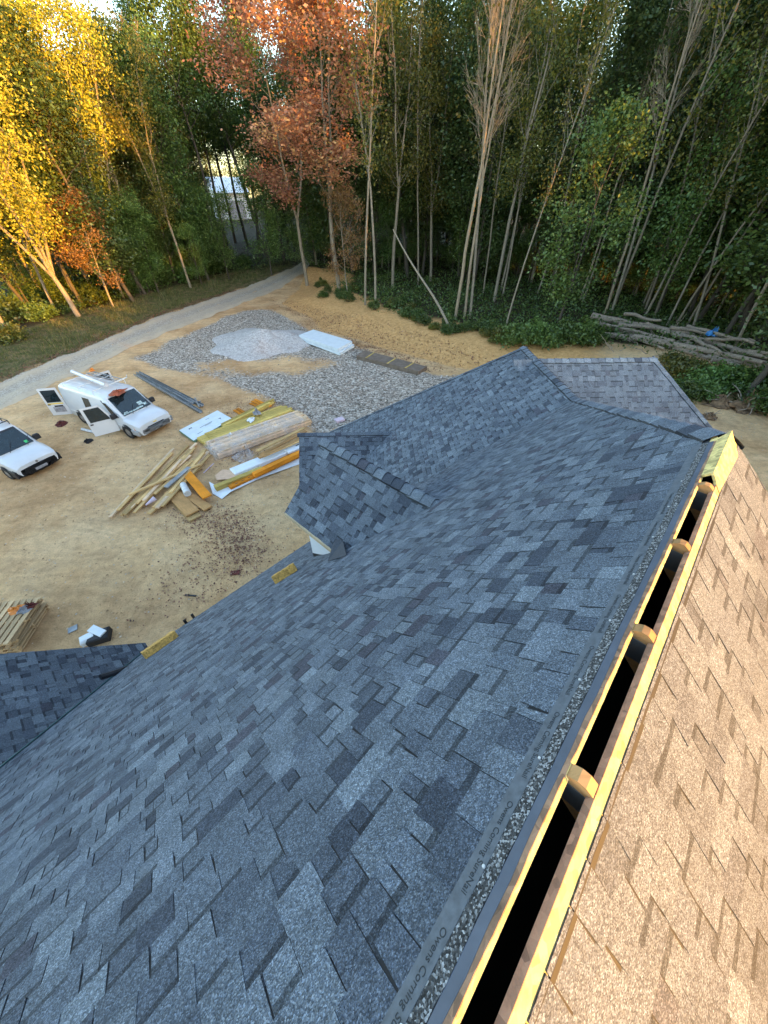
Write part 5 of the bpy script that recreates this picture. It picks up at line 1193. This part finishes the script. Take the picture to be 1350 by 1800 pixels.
for k, (x, y, s_, kd) in enumerate([(905, 605, 1.2, 0), (930, 600, 1.3, 0), (955, 606, 1.1, 0), (985, 600, 1.2, 1), (1015, 600, 1.3, 0), (1035, 606, 1.0, 1), (880, 596, .8, 2), (860, 585, .7, 1)]):
    shrub('bank_shrub', ['fresh green bush on the bank behind the roof', 'dark green bush on the bank behind the roof', 'small yellow green bush on the crest of the bank'][kd], kd, gt(x, y), s_, k*2.1, ['fresh bushes behind the roof', 'dark bushes behind the roof', None][kd])
for k, (x, y, s_, kd) in enumerate([(1190, 665, 1.0, 2), (1215, 660, .9, 2), (1215, 685, 1.0, 0), (1245, 675, 1.1, 0), (1275, 685, 1.1, 1), (1300, 680, 1.1, 0), (1335, 690, 1.2, 1), (1200, 700, .8, 1), (1330, 720, 1.0, 1), (1240, 700, .8, 0), (1180, 645, .8, 2)]):
    shrub('log_shrub', ['leafy green bush in front of the log pile', 'dark green bush in front of the log pile', 'yellow green bush at the foot of the log pile'][kd], kd, gt(x, y), s_, k*2.7, ['green bushes by the logs', 'dark bushes by the logs', 'yellow bushes by the logs'][kd])
for k in range(46):
    x = rs.uniform(540, 880); y = np.interp(x, [540, 640, 760, 880], [520, 548, 585, 612])-4-abs(rs.normal(0, 16)); 
    shrub('crest_shrub', 'low green shrub along the crest of the tan bank', int(rs.integers(1, 4)), gt(x, y), rs.uniform(.22, .7), k*1.3, 'shrubs on the bank crest')
# undergrowth on the forest floor
Q_ = []
while len(Q_) < 3400:
    px_ = rs.uniform(-60, 1500); rr0 = rs.uniform(34, 85); yaw = math.atan2((px_-675)/FPX, math.cos(PITCH)+.9*math.sin(PITCH)); x, y = rr0*math.sin(yaw), rr0*math.cos(yaw)
    fx, fy = np.array([x]), np.array([y]); ok = (inpoly(fx, fy, _FB)[0] and dpoly(fx, fy, FOOT, False)[0] > 6.2+rs.uniform(0, 1.5)) or (inpoly(fx, fy, fl_left)[0]) or (rr0 > 72 and dpoly(fx, fy, rl, False)[0] > 4)
    if ok: Q_.append((x, y, float(zt(x, y))+rs.uniform(.05, .55)))
Vl, Fl, rn = leaves(Q_, (.7, .7, .22), 26, .24, rs); tag(link('undergrowth', mesh_from('undergrowth', Vl, Fl, M['leaf_green'], rnd=rn)), 'low green undergrowth covering the forest floor', 'undergrowth', kind='stuff')
# verge grass
P2 = []
poly = [gt(*q)[:2] for q in [(-60, 695), (0, 668), (155, 603), (280, 551), (420, 505), (480, 482), (520, 464), (500, 458), (400, 478), (280, 512), (130, 552), (0, 596), (-60, 625)]]
P2 = samp_poly(poly)(20000); n_g = len(P2)
hgt = rs.uniform(.08, .36, n_g)*(1+.6*np.sin(P2[:, 0]*.8)*np.sin(P2[:, 1]*.6)); az = rs.uniform(0, 6.28, n_g); ln_ = rs.normal(0, .12, (n_g, 2)); wv_ = np.c_[np.cos(az), np.sin(az), 0*az]*.022
V = np.stack([P2-wv_, P2+wv_, P2+np.c_[ln_, hgt]], 1).reshape(-1, 3); tag(link('verge_grass', mesh_from('verge_grass', V, np.arange(3*n_g).reshape(-1, 3), M['grass'], rnd=rs.random(n_g))), 'rough grass and weeds on the verge of the drive', 'grass', kind='stuff')
# fallen leaves
def litter(name, label, pts_poly, n, size):
    P_ = np.concatenate([samp_poly([gt(*q)[:2] for q in pp])(int(n*f)) for pp, f in pts_poly]); P_[:, :2] += rs.normal(0, .45, (len(P_), 2)); P_[:, 2] = zt(P_[:, 0], P_[:, 1])+.03+rs.random(len(P_))*.03
    nn = rs.normal(0, .35, (len(P_), 3)); nn[:, 2] = 1; nn /= np.linalg.norm(nn, axis=1)[:, None]; u = np.cross(nn, rs.normal(0, 1, (len(P_), 3))); u /= np.linalg.norm(u, axis=1)[:, None]; v = np.cross(nn, u); s_ = size*rs.uniform(.5, 1.3, len(P_))[:, None]
    V = np.stack([P_-u*s_*.5, P_+v*s_*.35, P_+u*s_*.5, P_-v*s_*.35], 1).reshape(-1, 3); tag(link(name, mesh_from(name, V, np.arange(len(V)).reshape(-1, 4), M['leaf_litter'], rnd=rs.random(len(P_)))), label, 'leaves', kind='stuff')
litter('fallen_leaves', 'dry red brown leaves strewn over the yard', [([(300, 890), (350, 905), (420, 900), (450, 950), (440, 1000), (405, 1000), (380, 940), (310, 910)], .42), ([(385, 712), (440, 700), (500, 700), (545, 735), (480, 720), (410, 735)], .16), ([(300, 960), (460, 940), (500, 960), (380, 1060), (250, 1090)], .16), ([(400, 790), (450, 790), (470, 812), (400, 820)], .1), ([(150, 720), (540, 690), (520, 760), (300, 880), (120, 860)], .16)], 3600, .075)
litter('drifted_leaves', 'red brown leaves drifted along the drive edge and over the bank', [([(0, 676), (155, 611), (280, 558), (420, 511), (420, 503), (280, 548), (155, 598), (0, 660)], .45), ([(470, 520), (640, 560), (760, 590), (860, 625), (850, 650), (700, 615), (545, 580)], .4), ([(540, 590), (640, 600), (760, 640), (800, 655), (700, 640)], .15)], 5200, .14)

# ------------------------------------------------------------------ dead logs, stumps and the barn
rs = np.random.default_rng(12)
LG = [((1036, 566), (1215, 600), .30, .5), ((1045, 575), (1180, 612), .26, .3), ((1090, 572), (1150, 590), .16, .95), ((1050, 590), (1240, 622), .22, .15), ((1110, 600), (1330, 650), .26, .35), ((1150, 590), (1340, 640), .22, .55), ((1190, 605), (1350, 655), .24, .2), ((1080, 585), (1200, 600), .18, .75), ((1230, 618), (1312, 622), .14, .9), ((1200, 592), (1310, 625), .15, .8),
      ((1160, 608), (1300, 648), .2, .1), ((1240, 630), (1370, 655), .22, .12), ((1130, 585), (1190, 606), .2, .65), ((1250, 640), (1365, 648), .16, .3), ((1100, 592), (1165, 618), .14, .2), ((1060, 583), (1120, 598), .13, .6), ((1210, 612), (1260, 636), .15, .7), ((1170, 596), (1230, 604), .16, .9), ((1280, 628), (1372, 640), .18, .45), ((1225, 600), (1300, 612), .12, .55)]
for k, (p, q, r, up) in enumerate(LG):
    A, B = gt(*p)+ZA*up, gt(*q)+ZA*(up+rs.uniform(-.1, .2)); pts = [A+(B-A)*t+np.array([rs.normal(0, .05), rs.normal(0, .05), rs.normal(0, .04)]) for t in np.linspace(0, 1, 8)]
    Vb, Fb = tubes([(pts, r, r*.55, 8)]); F = [tuple(f) for f in Fb]+[tuple(range(7, -1, -1)), tuple(range(len(Vb)-8, len(Vb)))]
    me = mesh_from('log', Vb, F, M['log'], smooth=True); me.set_sharp_from_angle(angle=R(50)); o = link('log', me)
    tag(o, ['weathered grey log in the long dead wood pile', 'longest weathered log sticking out of the pile towards the leafy tree', 'pale barkless log lying on top of the pile'][0 if k > 2 else (1 if k == 0 else (2 if k == 2 else 0))], 'log', 'logs in the dead wood pile')
twg = []
for k in range(60):
    p = gt(rs.uniform(1060, 1345), 0+rs.uniform(585, 648)); dv = np.array([rs.normal(0, 1), rs.normal(0, 1), abs(rs.normal(0, .35))]); twg.append((branch_path(p+ZA*.3, dv, rs.uniform(.6, 2.), 3, rs, .2, .0), .03, .01, 4))
Vb, Fb = tubes(twg); tag(link('brushwood', mesh_from('brushwood', Vb, [tuple(f) for f in Fb], M['log'])), 'tangle of dead branches and twigs through the log pile', 'brushwood', kind='stuff')
crumple('plastic_scrap', gt(1241, 606)+ZA*.7, .45, .45, M['bluetarp'], 'bright blue plastic scrap caught on the log pile', 'plastic', seed=31)
def stump(label, px_, s_, seed):
    rs_ = np.random.default_rng(seed); c = gt(*px_); V = []; K = 14; Rn = 7
    for i in range(Rn+1):
        for j in range(K):
            a = j*2*math.pi/K; q = i/Rn; V.append((s_*q*(1+.25*rs_.normal())*math.cos(a), s_*q*(1+.25*rs_.normal())*math.sin(a), max(-.05, s_*.75*(1-q**1.5)*(1+.35*rs_.normal()))))
    F = [(i*K+j, i*K+(j+1) % K, (i+1)*K+(j+1) % K, (i+1)*K+j)[::-1] for i in range(Rn) for j in range(K)]; t = thing('root_stump', label, 'stump', c)
    link('soil_clod', mesh_from('soil_clod', V, F, M['clod']), t)
    sg = [(branch_path(np.array([0, 0, s_*.4]), (rs_.normal(), rs_.normal(), rs_.uniform(.1, .8)), s_*rs_.uniform(.9, 1.8), 4, rs_, .25, -.05), .06*s_, .015, 5) for _ in range(9)]
    Vb, Fb = tubes(sg); link('roots', mesh_from('roots', Vb, [tuple(f) for f in Fb], M['log'], smooth=True), t)
M['clod'] = plain('red_brown_soil_clod', (.17, .105, .06), .95, var=.6, scale=5)
stump('torn up stump with soil beside the green bushes below the logs', (1262, 712), .75, 1); stump('larger soil covered root mass beyond the torn stump', (1308, 718), .95, 2); stump('small root clod on the bare dirt behind the house', (1245, 735), .4, 3)
# barn beyond the wood
bc = None
yawb = math.atan2((412-675)/FPX, math.cos(PITCH)+(900-345)/FPX*math.sin(PITCH)); rb = 138.
bx_, by_ = rb*math.sin(yawb), rb*math.cos(yawb); bz = float(zt(bx_, by_)); barn = thing('metal_barn', 'white ribbed metal barn seen through the trees beyond the drive', 'barn', (bx_, by_, bz-.3), yawb*-1+R(12))
MB().box(-5, 3.6, 0, 14, 0, 6.2).build('wall', M['barn'], barn)
MB().slab([(-5.6, -.8, 6.1), (4.2, -.8, 6.1), (4.2, 7, 9.4), (-5.6, 7, 9.4)], (0, 0, -.15)).build('roof', M['barnroof'], barn); MB().slab([(-5.6, 7, 9.4), (4.2, 7, 9.4), (4.2, 14.8, 6.1), (-5.6, 14.8, 6.1)], (0, 0, -.15)).build('roof', M['barnroof'], barn)
MB().slab([(-5, .02, 6.1), (-5, 13.9, 6.1), (-5, 7, 9.1)], (.1, 0, 0)).build('gable_wall', M['barn'], barn); MB().slab([(3.6, .02, 6.1), (3.6, 13.9, 6.1), (3.6, 7, 9.1)], (-.1, 0, 0)).build('gable_wall', M['barn'], barn)
MB().box(-5.05, 3.65, -.06, 0.02, 0, .5).build('base_strip', M['concrete'], barn)
MB().box(-2.2, 2.2, -.05, .03, .5, 4.4).build('door', M['greycloth'], barn)
